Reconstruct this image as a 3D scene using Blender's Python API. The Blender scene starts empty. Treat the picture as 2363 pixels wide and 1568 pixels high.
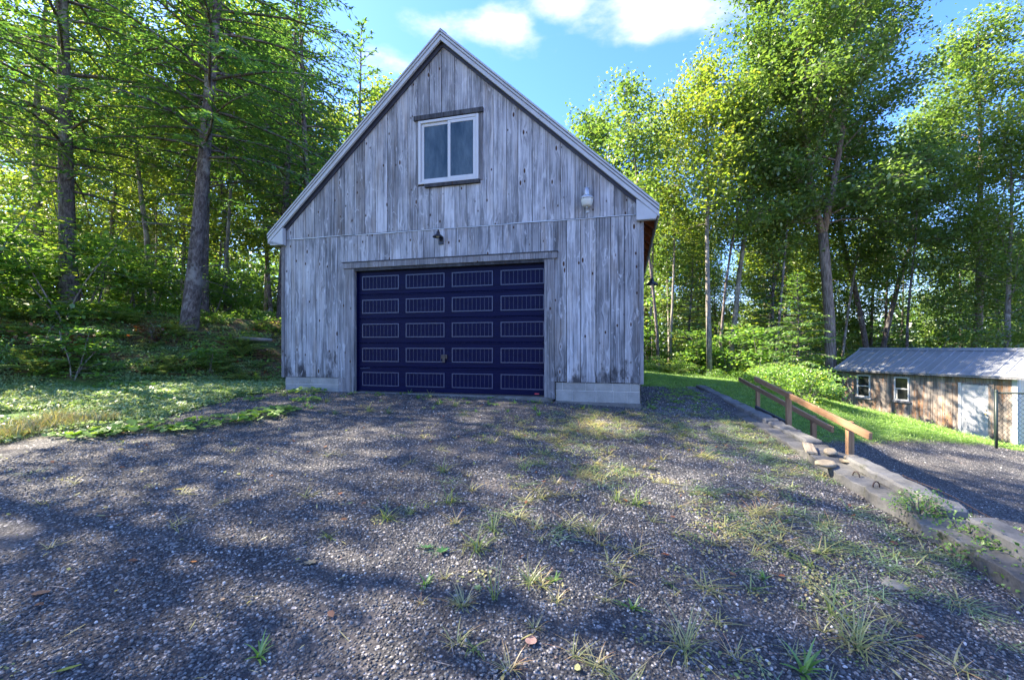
import bpy, bmesh, math, random
import numpy as np
from mathutils import Vector, Matrix, Quaternion
PI = math.pi
sc = bpy.context.scene
COL = sc.collection

# ------------------------------------------------------------------ camera, sky, sun, exposure
EYE = 1.5
FPX, CX, HY = 1022.0, 1181.5, 800.0          # photograph's focal length / centre / horizon on a 2363-wide print
cam_d = bpy.data.cameras.new('camera'); cam = bpy.data.objects.new('camera', cam_d); COL.objects.link(cam)
cam.location = (0, 0, EYE); cam.rotation_euler = (PI/2, 0, 0)
cam_d.sensor_width = 36.0; cam_d.lens = 36.0*FPX/2363.0
cam_d.shift_y = 16.0/2363.0; cam_d.clip_start = 0.05; cam_d.clip_end = 2000
sc.camera = cam

SUN_AZ, SUN_EL = math.radians(-73.0), math.radians(43.0)   # azimuth from +Y, clockwise
S = Vector((math.sin(SUN_AZ)*math.cos(SUN_EL), math.cos(SUN_AZ)*math.cos(SUN_EL), math.sin(SUN_EL)))
sun_d = bpy.data.lights.new('sun', 'SUN'); sun_d.energy = 4.6; sun_d.angle = math.radians(0.6); sun_d.color = (1.0, 0.88, 0.70)
sun = bpy.data.objects.new('sun', sun_d); COL.objects.link(sun)
sun.rotation_euler = S.to_track_quat('Z', 'Y').to_euler(); sun.location = (-30, 20, 40)

def build_world():
    w = bpy.data.worlds.new('World'); sc.world = w; w.use_nodes = True
    nt = w.node_tree; nt.nodes.clear()
    def n(t): return nt.nodes.new(t)
    L = nt.links.new
    sky = n('ShaderNodeTexSky'); sky.sky_type = 'NISHITA'; sky.sun_disc = False
    sky.sun_elevation = SUN_EL; sky.sun_rotation = SUN_AZ
    sky.altitude = 200; sky.air_density = 1.0; sky.dust_density = 0.7; sky.ozone_density = 5.0
    hsv = n('ShaderNodeHueSaturation'); hsv.inputs['Saturation'].default_value = 1.14; hsv.inputs['Value'].default_value = SKY_V
    tint = n('ShaderNodeMix'); tint.data_type = 'RGBA'; tint.blend_type = 'MULTIPLY'; tint.inputs['Factor'].default_value = 1.0
    L(sky.outputs[0], tint.inputs['A']); tint.inputs['B'].default_value = (0.78, 0.745, 0.90, 1); L(tint.outputs['Result'], hsv.inputs['Color'])
    tc = n('ShaderNodeTexCoord')
    nrm = n('ShaderNodeVectorMath'); nrm.operation = 'NORMALIZE'; L(tc.outputs['Generated'], nrm.inputs[0])
    nz = n('ShaderNodeTexNoise'); nz.inputs['Scale'].default_value = 7.0; nz.inputs['Detail'].default_value = 7; nz.inputs['Roughness'].default_value = 0.55
    sc_ = n('ShaderNodeVectorMath'); sc_.operation = 'MULTIPLY'; sc_.inputs[1].default_value = (1, 1, 2.2); L(nrm.outputs[0], sc_.inputs[0]); L(sc_.outputs[0], nz.inputs['Vector'])
    acc = None
    for (az, el, ra, re, st) in CLOUDS:
        c = Vector((math.sin(az)*math.cos(el), math.cos(az)*math.cos(el), math.sin(el)))
        sub = n('ShaderNodeVectorMath'); sub.operation = 'SUBTRACT'; sub.inputs[1].default_value = c; L(nrm.outputs[0], sub.inputs[0])
        mp = n('ShaderNodeMapping'); mp.inputs['Scale'].default_value = (1/ra, 1/ra, 1/re); L(sub.outputs[0], mp.inputs['Vector'])
        ln = n('ShaderNodeVectorMath'); ln.operation = 'LENGTH'; L(mp.outputs[0], ln.inputs[0])
        mr = n('ShaderNodeMapRange'); mr.interpolation_type = 'SMOOTHSTEP'; mr.inputs['From Min'].default_value = 1.25; mr.inputs['From Max'].default_value = 0.0
        mr.inputs['To Max'].default_value = st; L(ln.outputs['Value'], mr.inputs['Value'])
        if acc is None: acc = mr.outputs[0]
        else:
            a = n('ShaderNodeMath'); a.operation = 'MAXIMUM'; L(acc, a.inputs[0]); L(mr.outputs[0], a.inputs[1]); acc = a.outputs[0]
    add = n('ShaderNodeMath'); add.operation = 'ADD'; L(acc, add.inputs[0])
    m2 = n('ShaderNodeMath'); m2.operation = 'MULTIPLY'; m2.inputs[1].default_value = 1.5; L(nz.outputs['Fac'], m2.inputs[0]); L(m2.outputs[0], add.inputs[1])
    mr = n('ShaderNodeMapRange'); mr.interpolation_type = 'SMOOTHSTEP'; mr.inputs['From Min'].default_value = 1.02; mr.inputs['From Max'].default_value = 1.55; mr.inputs['To Max'].default_value = 0.92
    L(add.outputs[0], mr.inputs['Value'])
    mix = n('ShaderNodeMix'); mix.data_type = 'RGBA'; L(mr.outputs[0], mix.inputs['Factor']); L(hsv.outputs[0], mix.inputs['A'])
    mix.inputs['B'].default_value = CLOUD_C
    bg = n('ShaderNodeBackground'); bg.inputs['Strength'].default_value = SKY_STRENGTH; L(mix.outputs['Result'], bg.inputs['Color'])
    out = n('ShaderNodeOutputWorld'); L(bg.outputs[0], out.inputs['Surface'])
def azel(px, py):
    d = Vector(((px-CX)/FPX, 1, (HY-py)/FPX)).normalized()
    return math.atan2(d.x, d.y), math.asin(d.z)
SKY_V, SKY_STRENGTH, CLOUD_C = 0.78, 0.13, (1.6, 1.65, 1.75, 1)
CLOUDS = [azel(1030, 60)+(0.17, 0.05, 0.62), azel(1150, 55)+(0.13, 0.05, 0.55), azel(1300, 0)+(0.12, 0.05, 0.6), azel(1560, 15)+(0.26, 0.075, 0.75),
          azel(915, 145)+(0.12, 0.04, 0.6), azel(800, 90)+(0.05, 0.03, 0.35), azel(1750, 20)+(0.1, 0.05, 0.4),
          (1.2, 0.75, 0.4, 0.15, 0.6), (1.9, 0.6, 0.5, 0.16, 0.65), (2.7, 0.8, 0.5, 0.2, 0.6), (-2.6, 0.65, 0.6, 0.18, 0.65), (2.4, 0.3, 0.45, 0.1, 0.6), (-2.0, 0.3, 0.4, 0.1, 0.6), (3.1, 0.35, 0.4, 0.12, 0.6), (0.3, 1.15, 0.4, 0.2, 0.6)]  # clouds out of view, spread round the sky to add white fill
build_world()
sc.view_settings.view_transform = 'Standard'; sc.view_settings.look = 'None'; sc.view_settings.gamma = 1.0
sc.view_settings.use_curve_mapping = False
sc.view_settings.exposure = 2.8
sc.render.engine = 'CYCLES'
sc.cycles.max_bounces = 9; sc.cycles.diffuse_bounces = 6; sc.cycles.glossy_bounces = 3; sc.cycles.transmission_bounces = 5
sc.cycles.transparent_max_bounces = 6; sc.cycles.caustics_reflective = False; sc.cycles.caustics_refractive = False
sc.cycles.use_denoising = True
try: sc.cycles.denoiser = 'OPENIMAGEDENOISE'
except Exception: pass
sc.cycles.sample_clamp_indirect = 8.0

# ------------------------------------------------------------------ node helper + materials
class NT:
    def __init__(s, name):
        s.m = bpy.data.materials.new(name); s.m.use_nodes = True; s.nt = s.m.node_tree; s.nt.nodes.clear()
        s.out = s.nt.nodes.new('ShaderNodeOutputMaterial')
    def n(s, t, **kw):
        nd = s.nt.nodes.new(t)
        for k, v in kw.items():
            if k.startswith('_'): setattr(nd, k[1:], v)
            else: s.set(nd, k, v)
        return nd
    def set(s, nd, k, v):
        sk = nd.inputs[int(k[1:])] if k[0] == 'i' and k[1:].isdigit() else nd.inputs[k.replace('__', ' ')]
        if isinstance(v, bpy.types.NodeSocket): s.nt.links.new(v, sk)
        else: sk.default_value = v
    def math(s, op, a, b=0.0, c=0.0, clamp=False):
        nd = s.n('ShaderNodeMath', _operation=op, _use_clamp=clamp, i0=a, i1=b)
        if op in ('MULTIPLY_ADD',): s.set(nd, 'i2', c)
        return nd.outputs[0]
    def vm(s, op, a, b=(0, 0, 0)):
        nd = s.n('ShaderNodeVectorMath', _operation=op, i0=a, i1=b); return nd.outputs[0]
    def mix(s, f, a, b, blend='MIX'):
        nd = s.n('ShaderNodeMix', _data_type='RGBA', _blend_type=blend); s.set(nd, 'Factor', f)
        for k, v in (('A', a), ('B', b)):
            sk = [x for x in nd.inputs if x.name == k and x.type == 'RGBA'][0]
            if isinstance(v, bpy.types.NodeSocket): s.nt.links.new(v, sk)
            else: sk.default_value = tuple(v)+((1,) if len(v) == 3 else ())
        return [o for o in nd.outputs if o.type == 'RGBA'][0]
    def ramp(s, f, stops, interp='LINEAR'):
        nd = s.n('ShaderNodeValToRGB', Fac=f); cr = nd.color_ramp; cr.interpolation = interp
        while len(cr.elements) < len(stops): cr.elements.new(0.5)
        for e, (p, c) in zip(cr.elements, stops): e.position = p; e.color = tuple(c)+((1,) if len(c) == 3 else ())
        return nd.outputs[0]
    def sm(s, v, a, b, lo=0.0, hi=1.0):
        nd = s.n('ShaderNodeMapRange', _interpolation_type='SMOOTHSTEP', Value=v)
        nd.inputs['From Min'].default_value = a; nd.inputs['From Max'].default_value = b
        nd.inputs['To Min'].default_value = lo; nd.inputs['To Max'].default_value = hi
        return nd.outputs[0]
    def noise(s, v, scale, detail=3, rough=0.5, dist=0.0):
        return s.n('ShaderNodeTexNoise', Vector=v, Scale=scale, Detail=detail, Roughness=rough, Distortion=dist).outputs['Fac']
    def vor(s, v, scale, feature='F1', rnd=1.0):
        return s.n('ShaderNodeTexVoronoi', _feature=feature, Vector=v, Scale=scale, Randomness=rnd)
    def obj(s): return s.n('ShaderNodeTexCoord').outputs['Object']
    def rnd(s): return s.n('ShaderNodeObjectInfo').outputs['Random']
    def attr(s, name): return s.n('ShaderNodeAttribute', _attribute_name=name).outputs['Fac']
    def bsdf(s, color, rough=0.8, spec=0.3, bump=None, bs=0.3, bd=0.01, metal=0.0):
        nd = s.n('ShaderNodeBsdfPrincipled'); s.set(nd, 'Base Color', color if isinstance(color, bpy.types.NodeSocket) else tuple(color)+(1,))
        s.set(nd, 'Roughness', rough); s.set(nd, 'Specular IOR Level', spec); s.set(nd, 'Metallic', metal)
        if bump is not None:
            b = s.n('ShaderNodeBump', Strength=bs, Distance=bd, Height=bump); s.nt.links.new(b.outputs[0], nd.inputs['Normal'])
        s.nt.links.new(nd.outputs[0], s.out.inputs['Surface']); return s.m

def mat_siding(name, dark, light, warm, warmth, stain_z0, stain_z1, stain_amt, knots=0.55):
    t = NT(name); co = t.obj(); r = t.rnd()
    off = t.vm('MULTIPLY', t.n('ShaderNodeCombineXYZ', X=r, Y=r, Z=r).outputs[0], (37., 11., 53.))
    p = t.vm('ADD', co, off)
    kv = t.vm('MULTIPLY', p, (5.2, 0.0, 2.0)); v = t.vor(kv, 1.0)
    d = v.outputs['Distance']; kr = t.n('ShaderNodeSeparateColor', Color=v.outputs['Color']).outputs[0]
    has = t.math('GREATER_THAN', kr, knots)
    warp = t.math('MULTIPLY', t.math('MULTIPLY', t.sm(d, 0.45, 0.02), has), 0.05)
    sx = t.n('ShaderNodeSeparateXYZ', Vector=p)
    gx = t.n('ShaderNodeCombineXYZ', X=t.math('ADD', sx.outputs[0], warp), Y=sx.outputs[1], Z=sx.outputs[2]).outputs[0]
    g1 = t.noise(t.vm('MULTIPLY', gx, (62, 20, 1.1)), 1.0, 6, 0.62)
    g2 = t.noise(t.vm('MULTIPLY', gx, (16, 8, 0.55)), 1.0, 4, 0.6)
    g3 = t.noise(t.vm('MULTIPLY', p, (2.2, 2, 0.9)), 1.0, 5, 0.65)
    fin = t.noise(t.vm('MULTIPLY', p, (240, 50, 6)), 1.0, 2, 0.5)
    grain = t.math('ADD', t.math('MULTIPLY', g1, 0.45), t.math('ADD', t.math('MULTIPLY', g2, 0.27), t.math('MULTIPLY', g3, 0.36)))
    grain = t.math('ADD', grain, t.math('MULTIPLY', t.math('SUBTRACT', fin, 0.5), 0.10))
    mid = [(a+b)/2 for a, b in zip(dark, light)]
    c = t.ramp(grain, [(0.38, [x*.6 for x in dark]), (0.45, dark), (0.53, mid), (0.60, light), (0.72, [min(1, x*1.25) for x in light])])
    wm = t.math('MULTIPLY', t.sm(t.noise(t.vm('MULTIPLY', p, (7, 3, 0.8)), 1.0, 4, 0.6), 0.47, 0.70), warmth)
    c = t.mix(wm, c, warm)
    tone = t.math('MULTIPLY_ADD', r, 0.45, 0.78)
    c = t.mix(1.0, c, t.n('ShaderNodeCombineColor', Red=tone, Green=tone, Blue=tone).outputs[0], 'MULTIPLY')
    # mildew low on the boards, ragged upper edge
    z = t.n('ShaderNodeSeparateXYZ', Vector=co).outputs[2]
    nz = t.noise(t.vm('MULTIPLY', p, (5, 2, 2.0)), 1.0, 6, 0.7)
    st = t.math('ADD', t.math('MULTIPLY', t.sm(z, stain_z1, stain_z0), 0.5), t.math('MULTIPLY', t.math('SUBTRACT', nz, 0.5), 2.6))
    st = t.math('MULTIPLY', t.sm(st, 0.30, 0.80), stain_amt)
    c = t.mix(st, c, (0.035, 0.036, 0.042))
    # black weathering streaks
    sk = t.noise(t.vm('MULTIPLY', p, (24, 8, 0.9)), 1.0, 6, 0.75)
    c = t.mix(t.sm(sk, 0.57, 0.72, 0, 0.7), c, (0.05, 0.052, 0.06))
    bl = t.noise(t.vm('MULTIPLY', p, (5.0, 2, 0.9)), 1.0, 6, 0.7, 0.8); c = t.mix(t.sm(bl, 0.53, 0.68, 0, 0.55), c, [x*.55 for x in dark])
    # knots
    ring = t.math('MULTIPLY', t.sm(d, 0.20, 0.10), has); core = t.math('MULTIPLY', t.sm(d, 0.12, 0.065), has)
    c = t.mix(t.math('MULTIPLY', ring, 0.45), c, [x*1.25 for x in light])
    c = t.mix(core, c, (0.055, 0.026, 0.014))
    v2 = t.vor(t.vm('MULTIPLY', t.vm('ADD', p, (3.3, 0, 1.7)), (8.5, 0.0, 4.6)), 1.0); k2 = t.n('ShaderNodeSeparateColor', Color=v2.outputs['Color']).outputs[1]
    core2 = t.math('MULTIPLY', t.math('GREATER_THAN', k2, 0.52), t.sm(v2.outputs['Distance'], 0.17, 0.09)); c = t.mix(core2, c, (0.05, 0.027, 0.018))
    fl = t.noise(t.vm('MULTIPLY', p, (9, 4, 2.6)), 1.0, 5, 0.6, 1.2); c = t.mix(t.sm(fl, 0.58, 0.68, 0, 0.55), c, [min(1, x*1.35) for x in light])
    h = t.math('SUBTRACT', grain, t.math('MULTIPLY', core, 0.3))
    return t.bsdf(c, 0.82, 0.25, h, 0.55, 0.012)

def mat_simple(name, col, rough=0.6, spec=0.4, var=0.15, scale=12., bump=0.1, metal=0.0, stretch=(1, 1, 1), dirt=None, dirt_amt=0.0):
    t = NT(name); co = t.vm('MULTIPLY', t.obj(), stretch); n1 = t.noise(co, scale, 5, 0.6)
    n2 = t.noise(co, scale*0.17, 4, 0.6)
    f = t.math('ADD', t.math('MULTIPLY', n1, 0.5), t.math('MULTIPLY', n2, 0.5))
    c = t.ramp(f, [(0.3, [x*(1-var*1.6) for x in col]), (0.5, col), (0.7, [min(1, x*(1+var)) for x in col])])
    if dirt: c = t.mix(t.sm(n2, 0.5, 0.75, 0, dirt_amt), c, dirt)
    rr = t.math('MULTIPLY_ADD', n1, 0.2, rough-0.1)
    return t.bsdf(c, rr, spec, n1, bump, 0.01, metal)

def mat_timber(name, a, b, scale=1.0, axis=0):
    t = NT(name); co = t.obj(); r = t.rnd()
    p = t.vm('ADD', co, t.vm('MULTIPLY', t.n('ShaderNodeCombineXYZ', X=r, Y=r, Z=r).outputs[0], (9., 13., 7.)))
    st = [34., 34., 34.]; st[axis] = 1.6
    g = t.noise(t.vm('MULTIPLY', p, st), scale, 5, 0.6, 0.6)
    st2 = [6., 6., 6.]; st2[axis] = 0.8
    g2 = t.noise(t.vm('MULTIPLY', p, st2), scale, 4, 0.6)
    f = t.math('ADD', t.math('MULTIPLY', g, 0.6), t.math('MULTIPLY', g2, 0.4))
    c = t.ramp(f, [(0.38, a), (0.62, b)])
    return t.bsdf(c, 0.7, 0.3, g, 0.35, 0.006)

def mat_leaf(name, stops, transl=0.4, tcol=1.6, gloss=0.06, rough=0.5):
    t = NT(name); v = t.attr('tint'); r = t.rnd()
    v = t.math('ADD', v, t.math('MULTIPLY', t.math('SUBTRACT', r, 0.5), 0.22), clamp=True)
    c = t.ramp(v, stops)
    tc = t.mix(1.0, c, (tcol*1.15, tcol*1.1, tcol*0.55), 'MULTIPLY')
    d = t.n('ShaderNodeBsdfDiffuse', Color=c); tr = t.n('ShaderNodeBsdfTranslucent', Color=tc)
    mx = t.n('ShaderNodeMixShader', Fac=transl, i1=d.outputs[0], i2=tr.outputs[0])
    gl = t.n('ShaderNodeBsdfGlossy', Roughness=rough, Color=(1, 1, 1, 1))
    mx2 = t.n('ShaderNodeMixShader', Fac=gloss, i1=mx.outputs[0], i2=gl.outputs[0])
    t.nt.links.new(mx2.outputs[0], t.out.inputs['Surface']); return t.m

def mat_bark(name, a, b, zs=2.0, xs=14., patch=None):
    t = NT(name); co = t.obj(); r = t.rnd()
    p = t.vm('ADD', co, t.n('ShaderNodeCombineXYZ', X=t.math('MULTIPLY', r, 7.), Y=r, Z=t.math('MULTIPLY', r, 31.)).outputs[0])
    g = t.noise(t.vm('MULTIPLY', p, (xs, xs, zs)), 1.0, 6, 0.65, 0.3)
    g2 = t.noise(t.vm('MULTIPLY', p, (xs*2.2, xs*2.2, zs*1.5)), 1.0, 5, 0.7, 0.6)
    h = t.math('ADD', t.math('MULTIPLY', g2, 0.55), t.math('MULTIPLY', g, 0.45))
    c = t.ramp(h, [(0.34, [x*.35 for x in a]), (0.46, a), (0.66, b)])
    if patch: c = t.mix(t.sm(t.noise(p, 1.7, 4, 0.7), 0.52, 0.66, 0, 0.7), c, patch)
    return t.bsdf(c, 0.9, 0.15, h, 0.9, 0.03)

def mat_ground():
    t = NT('ground_cover'); co = t.obj()
    wg, wl = t.attr('grav'), t.attr('grass')
    # crushed stone
    v = t.vor(co, 62.); vc = t.n('ShaderNodeSeparateColor', Color=v.outputs['Color'])
    v2 = t.vor(co, 27.); vc2 = t.n('ShaderNodeSeparateColor', Color=v2.outputs['Color'])
    g = t.ramp(vc.outputs[0], [(0.0, (0.04, 0.041, 0.042)), (0.5, (0.088, 0.09, 0.093)), (0.84, (0.165, 0.166, 0.164)), (0.96, (0.38, 0.37, 0.36)), (1.0, (0.6, 0.58, 0.55))])
    g = t.mix(t.sm(v.outputs['Distance'], 0.30, 0.62, 0, 0.75), g, (0.022, 0.022, 0.026))
    big = t.math('MULTIPLY', t.math('GREATER_THAN', vc2.outputs[1], 0.90), t.sm(v2.outputs['Distance'], 0.36, 0.26))
    g = t.mix(big, g, (0.30, 0.29, 0.29))
    pn = t.noise(co, 0.55, 5, 0.6)
    g = t.mix(1.0, g, t.ramp(pn, [(0.3, (0.78, 0.76, 0.76)), (0.7, (1.22, 1.2, 1.18))]), 'MULTIPLY')
    dust = t.sm(t.noise(co, 1.3, 5, 0.7), 0.52, 0.72, 0, 0.5)
    g = t.mix(dust, g, (0.17, 0.145, 0.125))
    # grass thatch
    gn = t.noise(co, 40, 4, 0.7); gp = t.noise(co, 0.9, 4, 0.6)
    gc = t.ramp(gn, [(0.3, (0.03, 0.06, 0.015)), (0.55, (0.09, 0.18, 0.035)), (0.8, (0.16, 0.28, 0.06))])
    gc = t.mix(t.sm(gp, 0.45, 0.75, 0, 0.45), gc, (0.11, 0.13, 0.035))
    # leaf litter
    lv = t.vor(co, 16.); lc = t.n('ShaderNodeSeparateColor', Color=lv.outputs['Color']).outputs[0]
    fc = t.ramp(lc, [(0.0, (0.04, 0.028, 0.018)), (0.45, (0.13, 0.08, 0.045)), (0.75, (0.22, 0.12, 0.06)), (0.9, (0.09, 0.13, 0.035)), (1.0, (0.30, 0.19, 0.10))])
    fc = t.mix(t.sm(t.noise(co, 1.1, 4, .6), 0.5, 0.66, 0, 0.8), fc, (0.06, 0.115, 0.03))
    c = t.mix(wl, fc, gc); c = t.mix(wg, c, g)
    h = t.math('MULTIPLY', t.sm(v.outputs['Distance'], 0.6, 0.05), wg)
    h = t.math('ADD', h, t.math('MULTIPLY', t.math('MULTIPLY', gn, 1.2), t.math('SUBTRACT', 1.0, wg)))
    return t.bsdf(c, 0.9, 0.25, h, 0.8, 0.014)

def mat_stone():
    t = NT('crushed_stone'); r = t.rnd(); co = t.obj()
    c = t.ramp(r, [(0.0, (0.028, 0.029, 0.03)), (0.42, (0.076, 0.078, 0.081)), (0.76, (0.145, 0.147, 0.147)), (0.90, (0.27, 0.265, 0.255)), (0.955, (0.25, 0.18, 0.14)), (0.975, (0.42, 0.41, 0.40)), (1.0, (0.55, 0.53, 0.5))])
    c = t.mix(t.sm(t.noise(co, 3.0, 3), 0.4, 0.7, 0, 0.35), c, (0.14, 0.14, 0.15))
    return t.bsdf(c, 0.8, 0.3)

def mat_concrete(name, a=(0.20, 0.20, 0.20), b=(0.36, 0.355, 0.34), moss=0.0):
    t = NT(name); co = t.obj(); n1 = t.noise(co, 3.2, 7, 0.65); n2 = t.noise(co, 60, 3, 0.6); r = t.rnd()
    f = t.math('ADD', t.math('MULTIPLY', n1, 0.75), t.math('MULTIPLY', n2, 0.25)); f = t.math('ADD', f, t.math('MULTIPLY', t.math('SUBTRACT', r, .5), .1))
    c = t.ramp(f, [(0.35, a), (0.65, b)])
    if moss: c = t.mix(t.sm(t.noise(co, 5.5, 6, 0.7), 0.54, 0.68, 0, moss), c, (0.05, 0.055, 0.03))
    return t.bsdf(c, 0.9, 0.2, f, 0.5, 0.012)

M = {}
M['siding'] = mat_siding('weathered_siding', (0.115, 0.122, 0.138), (0.40, 0.412, 0.44), (0.27, 0.20, 0.13), 0.30, 0.85, 1.8, 0.95, 0.33)
M['shed_siding'] = mat_siding('shed_siding', (0.10, 0.083, 0.075), (0.31, 0.27, 0.235), (0.33, 0.16, 0.07), 0.85, -1.9, -.9, 0.7, 0.55)
M['trim'] = mat_siding('weathered_trim', (0.085, 0.09, 0.10), (0.24, 0.24, 0.255), (0.22, 0.18, 0.13), 0.2, -9, -8, 0.0, 0.8)
M['dark_trim'] = mat_siding('dark_trim', (0.02, 0.022, 0.03), (0.075, 0.08, 0.09), (0.10, 0.08, 0.06), 0.2, -9, -8, 0.0, 0.9)
M['rake_shade'] = mat_simple('rake_shade_paint', (0.045, 0.05, 0.075), 0.6, 0.3, 0.3, 9)  # dark tone standing for the shadow under the rake overhang
M['sheath'] = mat_simple('sheathing', (0.03, 0.028, 0.026), 0.9, 0.1)
M['white_trim'] = mat_simple('white_trim_paint', (0.40, 0.42, 0.44), 0.5, 0.4, 0.12, 5, 0.06, 0, (1, 1, 1), (0.22, 0.22, 0.21), 0.55)
M['vinyl'] = mat_simple('white_vinyl', (0.50, 0.51, 0.52), 0.35, 0.4, 0.06, 6, 0.03, 0, (1, 1, 1), (0.35, 0.36, 0.34), 0.4)
M['steel_door'] = mat_simple('white_door_paint', (0.42, 0.43, 0.45), 0.4, 0.45, 0.05, 4, 0.02, 0, (1, 1, 1), (0.5, 0.47, 0.42), 0.35)
M['navy'] = mat_simple('dark_door_paint', (0.0026, 0.0045, 0.032), 0.38, 0.07, 0.35, 30, 0.06, 0, (0.4, 1, 6), (0.005, 0.008, 0.034), 0.5)
M['navy_highlit'] = mat_simple('dark_door_highlight', (0.022, 0.034, 0.085), 0.35, 0.5, 0.25, 14, 0.04)  # lighter navy: sky highlight on the mouldings put into the colour
M['block'] = mat_concrete('concrete_block', (0.20, 0.205, 0.20), (0.33, 0.33, 0.315), 0.0)
M['mortar'] = mat_concrete('mortar', (0.42, 0.42, 0.41), (0.55, 0.55, 0.53), 0.0)
M['concrete'] = mat_concrete('old_concrete', (0.065, 0.065, 0.063), (0.17, 0.167, 0.158), 0.9)
M['curb'] = mat_concrete('curb_concrete', (0.085, 0.085, 0.082), (0.19, 0.187, 0.178), 0.7)
M['shingle'] = mat_simple('roof_shingle', (0.05, 0.05, 0.055), 0.9, 0.2, 0.5, 30, 0.6)
M['rafter'] = mat_timber('reddish_rafter', (0.34, 0.10, 0.04), (0.55, 0.22, 0.09), 1, 1)
M['pine'] = mat_timber('pressure_treated_pine', (0.20, 0.11, 0.055), (0.36, 0.215, 0.12), 1, 0)
M['pine_post'] = mat_timber('pine_post', (0.20, 0.11, 0.055), (0.37, 0.225, 0.125), 1, 2)
M['scrap'] = mat_timber('old_plank', (0.20, 0.16, 0.11), (0.40, 0.34, 0.25), 1, 0)
M['roof_metal'] = mat_simple('galvanised_roof', (0.27, 0.285, 0.30), 0.55, 0.4, 0.16, 3, 0.05, 0.2, (1, 1, 1), (0.24, 0.24, 0.235), 0.6)
M['cream'] = mat_simple('cream_siding', (0.56, 0.51, 0.39), 0.5, 0.3, 0.06, 4, 0.03)
M['black_metal'] = mat_simple('black_enamel', (0.012, 0.013, 0.02), 0.3, 0.5, 0.2, 20, 0.03)
M['galv'] = mat_simple('galvanised_metal', (0.42, 0.44, 0.46), 0.4, 0.5, 0.15, 12, 0.03, 0.6)
M['rust'] = mat_simple('rusted_iron', (0.075, 0.05, 0.042), 0.8, 0.3, 0.4, 30, 0.3)
M['vinyl_wire'] = mat_simple('green_black_wire', (0.016, 0.028, 0.024), 0.45, 0.4, 0.2, 30, 0.0)
M['brass'] = mat_simple('brass', (0.5, 0.33, 0.12), 0.3, 0.5, 0.1, 10, 0, 0.9)
M['tanrock'] = mat_concrete('tan_rock', (0.17, 0.14, 0.10), (0.34, 0.29, 0.21), 0.4)
M['lens'] = mat_simple('frosted_lens', (0.50, 0.53, 0.50), 0.25, 0.5, 0.06, 10)
M['red'] = mat_simple('red_sticker', (0.5, 0.05, 0.07), 0.5)
M['ground'] = mat_ground(); M['stone'] = mat_stone()
def mat_glass(name, base, smudge_reflection):
    t = NT(name); co = t.obj(); n = t.noise(t.vm('MULTIPLY', co, (5, 5, 1.3)), 1.0, 6, 0.65)
    c = t.ramp(n, [(0.35, base), (0.75, smudge_reflection)])  # pale blotches: smudges plus mottled reflections put into the pane colour
    return t.bsdf(c, 0.06, 0.5, t.noise(co, 1.8, 2), 0.05, 0.02)
M['glass'] = mat_glass('window_glass', (0.010, 0.022, 0.024), (0.085, 0.115, 0.125))
M['shed_glass'] = mat_glass('shed_glass', (0.012, 0.014, 0.014), (0.03, 0.035, 0.035))
M['curtain'] = mat_simple('pale_curtain', (0.45, 0.44, 0.40), 0.9, 0.1)

G3 = lambda a, b, c, d: [(0.0, a), (0.35, b), (0.7, c), (1.0, d)]
M['leaf_oak'] = mat_leaf('broad_leaf', G3((0.042, 0.09, 0.022), (0.085, 0.165, 0.04), (0.14, 0.235, 0.058), (0.22, 0.29, 0.075)), 0.45, 1.5)
M['leaf_yel'] = mat_leaf('yellowing_leaf', G3((0.055, 0.115, 0.018), (0.12, 0.20, 0.032), (0.20, 0.26, 0.04), (0.28, 0.29, 0.05)), 0.5)
M['needle'] = mat_leaf('hemlock_needle', G3((0.034, 0.096, 0.034), (0.071, 0.174, 0.050), (0.124, 0.248, 0.059), (0.217, 0.326, 0.070)), 0.42)
M['needle_l'] = mat_leaf('young_hemlock_needle', G3((0.048, 0.120, 0.036), (0.096, 0.204, 0.050), (0.156, 0.264, 0.060), (0.228, 0.324, 0.084)), 0.42)
M['under'] = mat_leaf('sapling_leaf', G3((0.058, 0.143, 0.031), (0.117, 0.247, 0.047), (0.195, 0.325, 0.058), (0.338, 0.351, 0.065)), 0.48)
M['red_leaf'] = mat_leaf('reddening_leaf', G3((0.06, 0.05, 0.02), (0.13, 0.07, 0.025), (0.25, 0.07, 0.03), (0.36, 0.16, 0.04)), 0.35)
M['fern'] = mat_leaf('fern_frond', G3((0.12, 0.20, 0.04), (0.21, 0.29, 0.06), (0.29, 0.35, 0.08), (0.40, 0.36, 0.11)), 0.45)
M['grass'] = mat_leaf('grass_blade', G3((0.06, 0.12, 0.03), (0.13, 0.20, 0.05), (0.23, 0.26, 0.08), (0.38, 0.34, 0.15)), 0.35)
M['lawn'] = mat_leaf('lawn_blade', G3((0.08, 0.17, 0.022), (0.15, 0.28, 0.038), (0.21, 0.35, 0.055), (0.29, 0.38, 0.08)), 0.38)
M['clover'] = mat_leaf('verge_plant', G3((0.10, 0.19, 0.08), (0.19, 0.29, 0.13), (0.27, 0.38, 0.18), (0.36, 0.42, 0.2)), 0.35)
M['dry'] = mat_leaf('drying_grass', G3((0.15, 0.19, 0.06), (0.26, 0.28, 0.10), (0.38, 0.33, 0.14), (0.40, 0.20, 0.10)), 0.3)
M['weed'] = mat_leaf('bright_weed', G3((0.05, 0.13, 0.018), (0.10, 0.22, 0.03), (0.17, 0.31, 0.045), (0.26, 0.36, 0.08)), 0.4)
M['bark_dark'] = mat_bark('dark_hemlock_bark', (0.085, 0.07, 0.068), (0.27, 0.235, 0.225), 5.0, 11., (0.33, 0.32, 0.31))
M['bark_oak'] = mat_bark('furrowed_bark', (0.15, 0.12, 0.10), (0.42, 0.35, 0.30), 2.0, 13.)
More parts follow.
